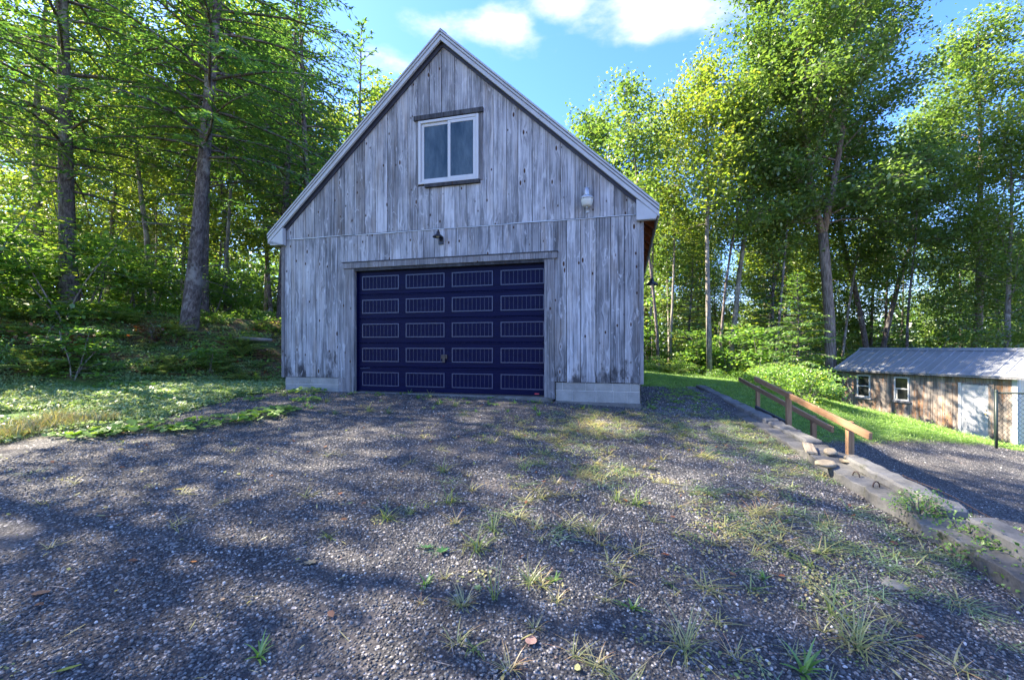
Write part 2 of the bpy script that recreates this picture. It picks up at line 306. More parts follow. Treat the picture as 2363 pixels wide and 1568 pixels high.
M['bark_pale'] = mat_bark('pale_maple_bark', (0.15, 0.135, 0.12), (0.38, 0.35, 0.31), 3.0, 9., (0.42, 0.40, 0.36))
M['dead'] = mat_simple('dead_twig', (0.27, 0.25, 0.235), 0.9, 0.1, 0.3, 20)

# ------------------------------------------------------------------ mesh helpers
class MB:
    def __init__(s): s.v = []; s.f = []
    def add(s, vs, fs):
        o = len(s.v); s.v.extend([tuple(v) for v in vs]); s.f.extend([tuple(i+o for i in f) for f in fs]); return s
    def box(s, x0, x1, y0, y1, z0, z1):
        return s.add([(x0, y0, z0), (x1, y0, z0), (x1, y1, z0), (x0, y1, z0), (x0, y0, z1), (x1, y0, z1), (x1, y1, z1), (x0, y1, z1)],
                     [(0, 3, 2, 1), (4, 5, 6, 7), (0, 1, 5, 4), (1, 2, 6, 5), (2, 3, 7, 6), (3, 0, 4, 7)])
    def prism(s, poly, y0, y1, axis='y'):            # polygon in (x,z) extruded in y (counter-clockwise seen from -y)
        n = len(poly)
        m = (lambda p, d: (p[0], d, p[1])) if axis == 'y' else ((lambda p, d: (d, p[0], p[1])) if axis == 'x' else (lambda p, d: (p[0], p[1], d)))
        vs = [m(p, y0) for p in poly]+[m(p, y1) for p in poly]
        return s.add(vs, [tuple(range(n)), tuple(range(2*n-1, n-1, -1))]+[(i, i+n, (i+1) % n+n, (i+1) % n) for i in range(n)])
    def beam(s, a, b, w, h, up=(0, 0, 1)):
        a, b = Vector(a), Vector(b); d = (b-a).normalized(); r = d.cross(Vector(up)).normalized(); u = r.cross(d)
        vs = []
        for p in (a, b):
            for (i, j) in ((-1, -1), (1, -1), (1, 1), (-1, 1)): vs.append(p+r*i*w/2+u*j*h/2)
        return s.add(vs, [(0, 3, 2, 1), (4, 5, 6, 7), (0, 1, 5, 4), (1, 2, 6, 5), (2, 3, 7, 6), (3, 0, 4, 7)])
    def tube(s, pts, rad, n=6, cap=True):
        pts = [Vector(p) for p in pts]; rad = rad if hasattr(rad, '__len__') else [rad]*len(pts)
        o = len(s.v); ref = Vector((0.31, 0.95, 0.1))
        for i, p in enumerate(pts):
            d = (pts[min(i+1, len(pts)-1)]-pts[max(i-1, 0)]).normalized()
            r = ref-d*ref.dot(d)
            if r.length < 1e-3: r = Vector((1, 0, 0))-d*d.x
            r.normalize(); u = d.cross(r)
            for k in range(n):
                a = 2*PI*k/n; s.v.append(tuple(p+(r*math.cos(a)+u*math.sin(a))*rad[i]))
        for i in range(len(pts)-1):
            for k in range(n):
                a, b = o+i*n+k, o+i*n+(k+1) % n; s.f.append((a, b, b+n, a+n))
        if cap:
            s.f.append(tuple(o+k for k in range(n-1, -1, -1))); e = o+(len(pts)-1)*n; s.f.append(tuple(e+k for k in range(n)))
        return s
    def lathe(s, prof, n=20, c=(0, 0, 0)):
        o = len(s.v)
        for (r, z) in prof:
            for k in range(n): a = 2*PI*k/n; s.v.append((c[0]+r*math.cos(a), c[1]+r*math.sin(a), c[2]+z))
        for i in range(len(prof)-1):
            for k in range(n): a, b = o+i*n+k, o+i*n+(k+1) % n; s.f.append((a, b, b+n, a+n))
        return s
    def mesh(s, name, mat, smooth=False):
        me = bpy.data.meshes.new(name); me.from_pydata(s.v, [], s.f); me.materials.append(M[mat] if isinstance(mat, str) else mat)
        if smooth: me.polygons.foreach_set('use_smooth', [True]*len(me.polygons))
        me.update(); return me
    def build(s, name, mat, parent=None, smooth=False, bevel=0.0):
        return link(name, s.mesh(name, mat, smooth), parent, bevel)
def link(name, me, parent=None, bevel=0.0):
    o = bpy.data.objects.new(name, me); COL.objects.link(o); o.parent = parent
    if bevel:
        b = o.modifiers.new('edge', 'BEVEL'); b.width = bevel; b.segments = 1; b.limit_method = 'ANGLE'
    return o
def tag(o, label=None, cat=None, group=None, kind=None):
    if label: o['label'] = label
    if cat: o['category'] = cat
    if group: o['group'] = group
    if kind: o['kind'] = kind
    return o
def thing(name, label, cat, loc=(0, 0, 0), rz=0.0, group=None):
    o = bpy.data.objects.new(name, None); COL.objects.link(o); o.empty_display_size = 0.2
    o.location = loc; o.rotation_euler = (0, 0, rz); return tag(o, label, cat, group)
def quads_mesh(name, V, nper, mat, tint=None):
    """V (N*nper,3) -> N faces of nper corners, with a per-face tint attribute"""
    V = np.ascontiguousarray(V, dtype=np.float32); n = len(V)//nper
    me = bpy.data.meshes.new(name); me.vertices.add(len(V)); me.vertices.foreach_set('co', V.ravel())
    me.loops.add(len(V)); me.loops.foreach_set('vertex_index', np.arange(len(V), dtype=np.int32))
    me.polygons.add(n); me.polygons.foreach_set('loop_start', np.arange(0, len(V), nper, dtype=np.int32))
    try: me.polygons.foreach_set('loop_total', np.full(n, nper, dtype=np.int32))
    except Exception: pass
    me.update(calc_edges=True); me.validate()
    if tint is not None:
        a = me.attributes.new('tint', 'FLOAT', 'FACE'); a.data.foreach_set('value', np.asarray(tint, dtype=np.float32))
    me.materials.append(M[mat]); return me

# ------------------------------------------------------------------ terrain
def ss(a, b, x): t = np.clip((x-a)/(b-a), 0, 1); return t*t*(3-2*t)
_rs = np.random.RandomState(7); _lat = _rs.rand(256, 256)
def vnoise(x, y):
    xi = np.floor(x).astype(int); yi = np.floor(y).astype(int); fx = x-xi; fy = y-yi; fx = fx*fx*(3-2*fx); fy = fy*fy*(3-2*fy)
    g = lambda i, j: _lat[i & 255, j & 255]
    return (g(xi, yi)*(1-fx)+g(xi+1, yi)*fx)*(1-fy)+(g(xi, yi+1)*(1-fx)+g(xi+1, yi+1)*fx)*fy-0.5
def xwall(y): return 3.06+(y-2.65)*0.1245                 # left edge of the retaining wall
def xbound(y): return np.interp(y, [-6, 5, 6.85, 9.5, 12], [-6.7, -5.85, -5.25, -4.85, -4.75])   # edge of the drive
def z_upper(x, y):
    z = 0.05+0.065*np.clip(y, -8, 8.6)-np.maximum(x, 0)*np.clip(0.1-0.0095*y, 0.01, 0.12)
    z = z+0.05*np.clip(xbound(y)-x, 0, 12)
    d = (x+9.5)*(-0.6)+(y-7.5)*0.8+vnoise(x*.35, y*.35)*1.2
    rise = np.where(d > 0, np.minimum(0.34*d, 1.25+0.06*d), 0); rise = np.minimum(rise, 5.0)*(1-ss(-4.0, 1.5, x))
    rough = 0.16*ss(0.3, 2, d)*(1-ss(-4.5, 0, x))
    return z+rise+vnoise(x*.9+9, y*.9)*0.03+vnoise(x*1.7, y*1.7+5)*rough
def z_lower(x, y):
    far = 1.5+np.interp(x, [4, 8, 12, 15.2, 16.8, 20, 40], [-0.93, -1.25, -2.15, -3.1, -3.32, -3.6, -4.2])
    near = 1.5+np.interp(x, [3.2, 4.2, 5, 7, 9, 12, 14, 18, 40], [-1.5, -1.75, -2.05, -2.35, -2.55, -2.75, -2.95, -3.3, -4.0])
    t = ss(8.5, 15, y); return near*(1-t)+far*t+vnoise(x*.6, y*.6+40)*0.06
def zg(x, y):
    x = np.asarray(x, float); y = np.asarray(y, float)
    u, l = z_upper(x, y), z_lower(x, y)
    b = ss(3.2, 5.4, x); back = u*(1-b)+l*b
    front = np.where(x > xwall(y)+0.3, l, u)
    k = ss(9.9, 10.6, y)
    return front*(1-k)+back*k
def zgf(x, y): return float(zg(x, y))
def Gp(px, py):
    """ground point seen at that place of the print: where the thing stands"""
    dx, dz = (px-CX)/FPX, (HY-py)/FPX
    Z = np.arange(0.8, 60, 0.02); f = EYE+dz*Z-zg(dx*Z, Z); i = np.where(f <= 0)[0]
    z = Z[i[0]] if len(i) else 25.0
    return Vector((dx*z, z, zgf(dx*z, z)))
def treeline(x): return np.interp(x, [0, 4, 9, 12.5, 14, 20, 40], [19.5, 19.5, 20.0, 19.0, 21.0, 24.5, 26])
def region(x, y):
    n = vnoise(x*1.6, y*1.6)*0.5+vnoise(x*5, y*5+3)*0.22
    toe = (x+9.5)*(-0.6)+(y-7.5)*0.8
    r = np.full(x.shape, 0)
    left = x < xbound(y)+n*0.8
    r[left] = 1; r[left & (toe > 0.15+n)] = 2
    r[(y > 10.9) & (x < 1.5)] = 2
    right = x > xwall(y)+0.25
    low = right & (y < 10.2); r[low] = 4
    border = 10.7+(x-9)*0.25+n*0.5
    r[right & (y > np.where(x > 5.5, border, 10.15+n*.4)) | ((x >= 1.5) & (y > 10.25+n*.4+(3-np.minimum(x, 3))*0.3))] = 3
    r[right & (y <= border) & (x > 5.5)] = 4
    r[(x > 1.5) & (y > treeline(x)+n*1.2)] = 2
    return r
def weights(x, y):
    g = np.zeros(x.shape); l = np.zeros(x.shape); rs = np.random.RandomState(3)
    for k in range(10):
        r = region(x+rs.normal(0, .16, x.shape), y+rs.normal(0, .16, x.shape)); g += (r == 0) | (r == 4); l += (r == 1) | (r == 3)
    return g/10, l/10
def grid_objects():
    xs = np.concatenate([np.arange(-18, -8, .25), np.arange(-8, 8, .1), np.arange(8, 26.01, .25)]); ys = np.concatenate([np.arange(-6, 0, .25), np.arange(0, 11, .1), np.arange(11, 30.01, .25)])
    X, Y = np.meshgrid(xs, ys); nx = len(xs); u = z_upper(X, Y); W = weights(X, Y)
    cx = (X[:-1, :-1]+X[1:, 1:])/2; cy = (Y[:-1, :-1]+Y[1:, 1:])/2; R = region(cx, cy)
    names = ['gravel_driveway', 'grass_verge', 'forest_floor', 'lawn', 'lower_driveway']
    for k, nm in enumerate(names):
        jj, ii = np.where(R == k); a = jj*nx+ii
        F = np.stack([a, a+1, a+1+nx, a+nx], 1); used, inv = np.unique(F, return_inverse=True); F = inv.reshape(-1, 4)
        x, y = X.ravel()[used], Y.ravel()[used]
        if k == 0: z = np.where(y < 10.25, np.where(x > xwall(y)-.6, z_upper(x, y), zg(x, y)), zg(x, y))
        elif k == 4: z = z_lower(x, y)
        else: z = zg(x, y)
        me = bpy.data.meshes.new(nm); me.from_pydata(np.stack([x, y, z], 1).tolist(), [], F.tolist())
        for an, wv in (('grav', W[0]), ('grass', W[1])):
            at = me.attributes.new(an, 'FLOAT', 'POINT'); at.data.foreach_set('value', wv.ravel()[used].astype(np.float32))
        me.polygons.foreach_set('use_smooth', [True]*len(me.polygons)); me.materials.append(M['ground'])
        tag(link(nm, me), kind='structure')
    # the land beyond
    r = np.concatenate([np.arange(-300, -60, 20.), np.arange(-60, 61, 2.), np.arange(80, 301, 20.)]); X, Y = np.meshgrid(r, r); n = len(r)
    Z = zg(X, Y)
    inside = (X > -18) & (X < 26) & (Y > -6) & (Y < 30); Z = np.where(inside, Z-1.2, Z-0.02)
    a = (np.arange(n-1)[:, None]*n+np.arange(n-1)[None]).ravel()
    me = bpy.data.meshes.new('terrain'); me.from_pydata(np.stack([X.ravel(), Y.ravel(), Z.ravel()], 1).tolist(), [], np.stack([a, a+1, a+1+n, a+n], 1).tolist())
    for an in ('grav', 'grass'): me.attributes.new(an, 'FLOAT', 'POINT')
    me.materials.append(M['ground']); tag(link('terrain', me), kind='structure')
grid_objects()

# ------------------------------------------------------------------ garage
ANG = -math.atan2(0.2516, 0.968)
garage = thing('garage', 'grey weathered board garage with steep gable and dark overhead door', 'garage', (-1.289, 8.362, 0), ANG)
HW = 3.575; SL = 0.92; DEPTH = 9.5
def under(x): return 7.20-SL*abs(x)                       # underside of the roof
rg = random.Random(11)
def splits(a, b, n):
    w = [1+rg.uniform(-.12, .12) for _ in range(n)]; t = sum(w); x = [a]
    for q in w: x.append(x[-1]+q/t*(b-a))
    return list(zip(x[:-1], x[1:]))
def board(x0, x1, z0, zt, y0=None):
    y = -0.024-rg.uniform(0, .007) if y0 is None else y0
    g = rg.uniform(.002, .0055)
    x0 += g; x1 -= g; pts = [(x0, z0), (x1, z0)]
    if callable(zt):
        pts.append((x1, zt(x1)))
        if x0 < 0 < x1: pts.append((0, zt(0)))
        pts.append((x0, zt(x0)))
    else: pts += [(x1, zt), (x0, zt)]
    MB().prism(pts, y, y+0.026).build('siding_board', 'siding', garage, bevel=.003)
SEAM = 3.72
top = lambda x: under(x)+0.06
for a, b in splits(-HW, -.52, 13)+splits(.73, HW, 12): board(a, b, SEAM+.012+rg.uniform(0, .006), top)
for a, b in splits(-.52, .73, 5):
    board(a, b, SEAM+.012, 4.56); board(a, b, 5.80, top)
for a, b in splits(-HW, -2.06, 6)+splits(2.10, HW, 6): board(a, b, 0.885+rg.uniform(-.006, .006), SEAM-.004)
for a, b in splits(-2.06, 2.10, 18): board(a, b, 3.16, SEAM-.004)
for a, b in splits(-HW+.01, HW-.01, 9):
    j = rg.uniform(-.006, .006); MB().prism([(a, SEAM-.003+j), (b+.004, SEAM-.003+j+rg.uniform(-.006, .006)), (b+.004, SEAM+.008+j), (a, SEAM+.008+j)], -.042-rg.uniform(0, .004), 0).build('drip_edge', 'galv', garage)
w = MB(); w.box(-HW+.01, -1.93, .004, .05, .86, 3.9); w.box(1.985, HW-.01, .004, .05, .86, 3.9); w.box(-1.93, 1.985, .004, .05, 3.04, 3.9)
w.prism([(-HW+.01, 3.9), (HW-.01, 3.9), (0, 7.18)], .004, .05); w.build('sheathing', 'sheath', garage)
for sx in (-1, 1):                                        # side walls of vertical planks, corner boards
    w = MB(); n = 38; w.box(min(sx*HW, sx*(HW-.05)), max(sx*HW, sx*(HW-.05)), .01, DEPTH, .86, 3.9)
    for i in range(n):
        y0, y1 = .03+i*(DEPTH-.03)/n, .03+(i+1)*(DEPTH-.03)/n-.005
        w.box(min(sx*HW, sx*(HW+.022)), max(sx*HW, sx*(HW+.022)), y0, y1, .88, 3.9)
    w.build('side_wall', 'siding', garage)
    MB().box(min(sx*(HW-.02), sx*(HW+.045)), max(sx*(HW-.02), sx*(HW+.045)), -.05, .028, .87, 3.60).build('corner_board', 'trim', garage, bevel=.004)
    f = MB(); f.box(min(sx*HW, sx*(HW-.2)), max(sx*HW, sx*(HW-.2)), .02, DEPTH, -.3, .87); f.build('foundation_side', 'concrete', garage)
MB().box(-HW, HW, DEPTH-.05, DEPTH, .3, 3.9).prism([(-HW, 3.9), (HW, 3.9), (0, 7.15)], DEPTH-.05, DEPTH).build('back_wall', 'siding', garage)
# block foundation: recessed mortar bed, then single blocks
for x0, x1, cuts1, cuts2 in ((-HW+.02, -2.27, (.32, .62), (.28,)), (2.13, HW-.02, (.12, .52, .68, .98, 1.28), (.30, .70, .99, 1.22))):
    MB().box(x0, x1, -.004, .16, .2, .876).build('mortar_bed', 'mortar', garage)
    for (z0, z1, cuts) in ((.745, .876, cuts1), (.555, .735, cuts2)):
        xs = [x0]+[x0+c for c in cuts if x0+c < x1-.05]+[x1]
        for a, b in zip(xs[:-1], xs[1:]): MB().box(a+.004, b-.005, -.0105-rg.uniform(0, .003), .12, z0, z1).build('concrete_block', 'block', garage, bevel=.004)
    ft = MB().prism([(x0-.02, .25), (x1+.03, .25), (x1+.03, .548), (x0-.02, .55)], -.05, .2).build('footing', 'concrete', garage, bevel=.012)
MB().box(-2.02, 2.08, -.10, .5, .3, .612).build('threshold_slab', 'curb', garage, bevel=.008)
# door opening trim
MB().box(-2.085, -1.955, -.062, .0, .60, 3.05).build('jamb_board', 'trim', garage, bevel=.003)
MB().box(1.985, 2.115, -.062, .0, .58, 3.05).build('jamb_board', 'trim', garage, bevel=.003)
MB().box(-2.255, -2.09, -.03, .0, .60, .88).build('jamb_board', 'trim', garage, bevel=.003)
MB().box(-2.13, 2.17, -.085, -.001, 3.055, 3.165).build('head_board', 'trim', garage, bevel=.003)
MB().box(-2.15, 2.18, -.10, -.002, 3.168, 3.182).build('head_flashing', 'dark_trim', garage)
MB().box(-1.953, -1.895, -.058, .16, .612, 3.05).build('side_jamb', 'trim', garage, bevel=.003)
MB().box(1.935, 1.983, -.058, .16, .612, 3.05).build('side_jamb', 'trim', garage, bevel=.003)
MB().box(-1.893, 1.933, -.055, .16, 3.0, 3.05).build('top_jamb', 'dark_trim', garage)
MB().box(-1.893, -1.872, .03, .08, .62, 3.0).build('weather_strip', 'navy', garage)
MB().box(1.915, 1.933, .03, .08, .62, 3.0).build('weather_strip', 'navy', garage)
# overhead door: five sections, each four beaded panels
DZ0, DZ1 = .625, 3.02; SH = (DZ1-DZ0)/5
door = bpy.data.objects.new('overhead_door', None); COL.objects.link(door); door.parent = garage
def panel_mesh():
    m = MB(); wd, ht = .81, .275
    t, q = .018, .014
    m.box(0, wd, 0, q, 0, t); m.box(0, wd, 0, q, ht-t, ht); m.box(0, t, 0, q, t, ht-t); m.box(wd-t, wd, 0, q, t, ht-t)
    return m.mesh('panel_moulding', 'navy_highlit')
def bead_mesh():
    m = MB(); wd, ht = .81, .275
    for i in range(1, 10):
        x = wd*i/10; m.box(x-.0026, x+.0026, 0, .007, .024, ht-.024)
    return m.mesh('panel_bead', 'navy_highlit')
def field_mesh():
    m = MB()
    for i in range(10): m.box(.81*i/10+.005, .81*(i+1)/10-.005, 0, .006, .016, .259)
    return m.mesh('panel_field', 'navy')
pm, bm_, fm_ = panel_mesh(), bead_mesh(), field_mesh()
for r in range(5):
    z0 = DZ0+r*SH
    MB().box(-1.872, 1.915, .062, .10, z0+.003, z0+SH-.004).build('door_section', 'navy', door, bevel=.003)
    lip = MB().box(-1.87, 1.913, .054, .062, z0+SH-.028, z0+SH-.007).build('section_lip', 'navy', door, bevel=.002)
    for k in range(4):
        x = -1.373+.96*k-.405; z = z0+SH/2-.1375+(-.01 if r == 4 else 0)
        o = link('panel_moulding', pm, door); o.location = (x, .0505, z)
        o = link('panel_bead', bm_, door); o.location = (x, .0552, z)
        o = link('panel_field', fm_, door); o.location = (x, .0562, z)
lk = MB().box(-.07, .05, .035, .062, DZ0+SH+.17, DZ0+SH+.25).box(-.035, .015, .012, .035, DZ0+SH+.10, DZ0+SH+.235); lk.build('door_lock', 'black_metal', door, bevel=.004)
MB().box(-1.868, 1.911, .05, .10, DZ0-.012, DZ0+.001).build('bottom_seal', 'black_metal', door)
MB().box(1.74, 1.82, .0475, .061, DZ0+.022, DZ0+.042).build('sticker', 'red', door)
MB().tube([(-1.82, .045, DZ0+SH-.035), (-1.6, .045, DZ0+SH-.02)], [.012, .008], 6).build('step_plate', 'navy_highlit', door)
# loft window
win = bpy.data.objects.new('slider_window', None); COL.objects.link(win); win.parent = garage
wf = MB(); x0, x1, z0, z1 = -.50, .71, 4.585, 5.79
wf.box(x0, x0+.05, -.06, .0, z0, z1); wf.box(x1-.05, x1, -.06, .0, z0, z1); wf.box(x0+.05, x1-.05, -.06, .0, z1-.05, z1); wf.box(x0+.05, x1-.05, -.06, .0, z0, z0+.045)
wf.build('frame', 'vinyl', win, bevel=.004)
def sash(a, b, y):
    s = MB(); t = .055; zz0, zz1 = z0+.048, z1-.053
    s.box(a, a+t, y, y+.02, zz0, zz1); s.box(b-t, b, y, y+.02, zz0, zz1); s.box(a+t, b-t, y, y+.02, zz0, zz0+t); s.box(a+t, b-t, y, y+.02, zz1-t, zz1)
    s.build('sash', 'vinyl', win, bevel=.003)
    MB().box(a+t+.001, b-t-.001, y+.008, y+.014, zz0+t+.001, zz1-t-.001).build('pane', 'glass', win)
sash(x0+.052, .155, -.028); sash(.10, x1-.052, -.052)
MB().box(x0-.09, x1+.09, -.075, -.001, z1+.012, z1+.10).build('window_head', 'dark_trim', garage, bevel=.003)
MB().box(x0+.14, x1+.03, -.085, -.001, z0-.075, z0-.008).build('window_sill', 'dark_trim', garage, bevel=.004)
MB().box(x1+.004, x1+.075, -.042, -.001, z0-.02, z1+.01).build('side_casing', 'trim', garage, bevel=.003)
MB().box(x0-.06, x0-.004, -.036, -.001, z0-.02, z1+.01).build('side_casing', 'trim', garage, bevel=.003)
# roof
OV, FR = 3.86, .14
ztop = lambda x: 7.39-SL*abs(x)
for sx in (-1, 1):
    P = lambda x: (sx*x, 0)
    q = [(0, 7.39), (sx*OV, ztop(OV)), (sx*OV, ztop(OV)-.05), (0, 7.34)]
    if sx > 0: q = q[::-1]
    MB().prism(q, -FR-.03, DEPTH+.2).build('roof_slope', 'shingle', garage)
    q = [(0, 7.336), (sx*OV, ztop(OV)-.054), (sx*OV, ztop(OV)-.075), (0, 7.315)]
    if sx > 0: q = q[::-1]
    MB().prism(q, -FR+.03, DEPTH+.15).build('roof_deck', 'rafter', garage)
    # fascia in three steps: drip, upper rake, lower rake
    for (d0, d1, y0) in ((.002, .040, -FR-.045), (.052, .098, -FR-.032), (.110, .195, -FR-.018)):
        q = [(0, 7.385-d0), (sx*OV, ztop(OV)-.005-d0), (sx*OV, ztop(OV)-.005-d1), (0, 7.385-d1)]
        if sx > 0: q = q[::-1]
        MB().prism(q, y0, -FR+.028).build('rake_board', 'white_trim', garage, bevel=.003)
    q = [(0, 7.31), (sx*(OV-.05), under(OV-.05)+.11), (sx*(OV-.05), under(OV-.05)+.09), (0, 7.29)]
    if sx > 0: q = q[::-1]
    MB().prism(q, -FR+.03, -.0).build('rake_soffit', 'rake_shade', garage)
    q = [(0, 7.285), (sx*(HW+.02), under(HW+.02)+.085), (sx*(HW+.02), under(HW+.02)-.07), (0, 7.285-.155)]
    if sx > 0: q = q[::-1]
    MB().prism(q, -.065, -.034).build('rake_shade_strip', 'rake_shade', garage, bevel=.003)  # strip coloured dark as the overhang's shadow along the rake
    # boxed return at the eave
    q = [(sx*3.50, 3.60), (sx*3.80, 3.60), (sx*3.86, 3.70), (sx*3.86, ztop(3.86)-.22+.02), (sx*3.50, ztop(3.50)-.217)]
    if sx < 0: q = q[::-1]
    MB().prism(q, -FR-.012, -.052).build('eave_return', 'white_trim', garage, bevel=.003)
    # rafter tails and eave fascia
    for i in range(15):
        y = .12+i*.63
        q = [(sx*(HW-.05), ztop(HW-.05)-.08), (sx*(OV-.03), ztop(OV-.03)-.08), (sx*(OV-.03), ztop(OV-.03)-.2), (sx*(HW-.05), ztop(HW-.05)-.24)]
        if sx > 0: q = q[::-1]
        MB().prism(q, y, y+.045).build('rafter_tail', 'rafter', garage)
    MB().box(min(sx*OV, sx*(OV-.022)), max(sx*OV, sx*(OV-.022)), -.05, DEPTH+.15, ztop(OV)-.22, ztop(OV)-.053).build('eave_fascia', 'white_trim', garage)
MB().prism([(-.13, 7.282), (.13, 7.282), (0, 7.402)], -FR-.028, DEPTH+.2).build('ridge_cap', 'shingle', garage)
# lamps on the walls
def gl(lx, ly, z): c, s = math.cos(ANG), math.sin(ANG); return (-1.289+lx*c-ly*s, 8.362+lx*s+ly*c, z)
lamp = thing('security_light', 'grey dusk-to-dawn security light with ribbed glass bowl high on the gable boards', 'outdoor light', gl(2.69, -.03, 4.02), ANG)
MB().lathe([(.0, .18), (.05, .18), (.052, .06), (.05, .05)], 20, (0, -.13, 0)).build('ballast_cap', 'galv', lamp, True)
MB().lathe([(.05, .062), (.098, .03), (.115, .005), (.115, -.012), (.1, -.015)], 24, (0, -.13, 0)).build('reflector', 'galv', lamp, True)
m = MB(); m.lathe([(.104, -.016), (.102, -.05), (.088, -.10), (.076, -.135), (.03, -.14), (0, -.14)], 24, (0, -.13, 0)); m.build('lens', 'lens', lamp, True)
MB().lathe([(.0, -.141), (.02, -.141), (.02, -.16), (.0, -.165)], 12, (0, -.13, 0)).build('lens_nut', 'galv', lamp)
MB().box(-.03, .03, -.022, .0, -.21, .12).box(-.02, .02, -.12, -.02, .07, .10).build('bracket', 'galv', lamp, bevel=.003)
def barn_lamp(label, loc, rz, arm=.22, s=1.0):
    t = thing('wall_lamp', label, 'wall lamp', loc, rz, 'barn lamps on the garage')
    MB().box(-.045*s, .045*s, -.025, .0, -.14*s, -.02*s).build('wall_plate', 'black_metal', t, bevel=.004)
    MB().tube([(0, -.02, -.08*s), (0, -.06, -.03*s), (0, -.09, .06*s), (0, -.11-arm*.3, .09*s), (0, -.10-arm*.5, .075*s), (0, -.10-arm*.5, .05*s)], .009, 8).build('arm', 'black_metal', t, True)
    c = (0, -.10-arm*.5, 0)
    MB().lathe([(.0, .062*s), (.022*s, .06*s), (.028*s, .02*s), (.05*s, .005*s), (.092*s, -.03*s), (.096*s, -.042*s), (.09*s, -.036*s), (.05*s, -.003*s), (0, .0)], 24, c).build('shade', 'black_metal', t, True)
    MB().lathe([(.0, -.052*s), (.024*s, -.045*s), (.03*s, -.025*s), (.02*s, .0)], 16, c).build('bulb', 'lens', t, True)
    return t
barn_lamp('small black barn lamp on the boards above the dark overhead door', gl(-.035, -.03, 3.57), ANG, .12, 1.05)
barn_lamp('black gooseneck lamp on the side wall round the garage corner', gl(HW+.045, 2.0, 2.86), ANG+PI/2, .28, 1.35)

# ------------------------------------------------------------------ shed
SA = math.atan2(-.933, .36)
shed = thing('shed', 'low board shed with ribbed metal roof and white panel door', 'shed', (15.29, 20.52, 0), SA)
SLn = 5.70; SB = -1.95
ST = .36
def sbox(x0, x1, z0, z1): MB().box(x0+.002, x1-.002, -.02-rg.uniform(0, .005), .006, z0, z1).build('siding_board', 'shed_siding', shed, bevel=.003)
wins = ((.65, 1.19), (2.08, 2.62)); WZ0, WZ1 = -.72, .26; D0, D1 = 4.2, 5.04
edges = [0, .22, .44, .65, 1.19, 1.42, 1.64, 1.86, 2.08, 2.62, 2.85, 3.08, 3.30, 3.53, 3.76, 3.98, 4.2]
for a, b in zip(edges[:-1], edges[1:]):
    if (a, b) in wins:
        mid = (a+b)/2
        for p, q in ((a, mid), (mid, b)): sbox(p, q, SB, WZ0+.01); sbox(p, q, WZ1-.01, ST)
    else: sbox(a, b, SB, ST)
for a, b in ((5.13, 5.36), (5.36, 5.58)): sbox(a, b, SB, ST)
sbox(4.2, 5.13, .17, ST)
MB().box(.0, SLn, .01, .06, SB, ST).build('sheathing', 'sheath', shed)
MB().box(.0, .05, .06, 3.4, SB, ST).prism([(.06, ST), (3.4, ST), (1.75, 1.3)], .0, .05, 'x').build('end_wall', 'shed_siding', shed)
MB().box(0, SLn, 3.35, 3.4, SB, ST).build('back_wall', 'shed_siding', shed)
for (a, b) in wins:
    wn = bpy.data.objects.new('window', None); COL.objects.link(wn); wn.parent = shed
    f = MB(); t = .055; f.box(a, a+t, -.045, 0, WZ0, WZ1); f.box(b-t, b, -.045, 0, WZ0, WZ1); f.box(a+t, b-t, -.045, 0, WZ1-t, WZ1); f.box(a+t, b-t, -.045, 0, WZ0, WZ0+t)
    zm = (WZ0+WZ1)/2; f.box(a+t, b-t, -.038, 0, zm-.022, zm+.022); f.build('frame', 'vinyl', wn, bevel=.003)
    for (z0_, z1_) in ((WZ0+t, zm-.022), (zm+.022, WZ1-t)):
        MB().box(a+t+.001, b-t-.001, -.018, -.010, z0_+.001, z1_-.001).build('pane', 'shed_glass', wn)
    MB().box(a-.06, b+.06, -.075, .0, WZ0-.085, WZ0-.003).build('window_sill', 'trim', wn, bevel=.004)
MB().box(2.14, 2.20, -.0205, -.0185, WZ0+.06, -.27).build('curtain', 'curtain', shed)
sd = bpy.data.objects.new('entry_door', None); COL.objects.link(sd); sd.parent = shed
DB = -1.84
MB().box(D0+.05, D1-.05, -.035, .0, DB+.03, .115).build('door_leaf', 'steel_door', sd, bevel=.003)
dl = []
for k, (za, zb) in enumerate(((1.62, 1.84), (.93, 1.53), (.22, .82))):
    for xa in (D0+.14, D0+.45):
        p = MB(); p.box(xa, xa+.25, -.043, -.0355, DB+za, DB+za+.012); p.box(xa, xa+.25, -.043, -.0355, DB+zb-.012, DB+zb); p.box(xa, xa+.012, -.043, -.0355, DB+za+.012, DB+zb-.012); p.box(xa+.238, xa+.25, -.043, -.0355, DB+za+.012, DB+zb-.012)
        p.box(xa+.045, xa+.205, -.041, -.0355, DB+za+.045, DB+zb-.045); p.build('raised_panel', 'steel_door', sd, bevel=.002)
MB().box(D0-.045, D0+.048, -.05, .0, DB-.02, .17).build('door_casing', 'vinyl', sd, bevel=.003)
MB().box(D1-.048, D1+.095, -.05, .0, DB-.02, .17).build('door_casing', 'shed_siding', sd, bevel=.003)
MB().box(D0+.05, D1-.05, -.05, .0, .118, .168).build('door_casing', 'trim', sd, bevel=.003)
MB().box(D0-.02, D1+.03, -.14, .0, DB-.09, DB+.022).build('door_sill', 'trim', sd, bevel=.005)
MB().lathe([(0, -.03), (.026, -.02), (.03, 0), (.026, .02), (0, .03)], 12, (D1-.11, -.08, DB+.93)).build('door_knob', 'brass', sd, True)
MB().lathe([(0, -.022), (.022, -.015), (.024, 0), (.02, .018), (0, .022)], 12, (D1-.11, -.05, DB+1.07)).build('deadbolt', 'brass', sd, True)
MB().box(5.58, SLn+.02, -.03, .03, SB, ST+.02).build('corner_post', 'vinyl', shed, bevel=.004)
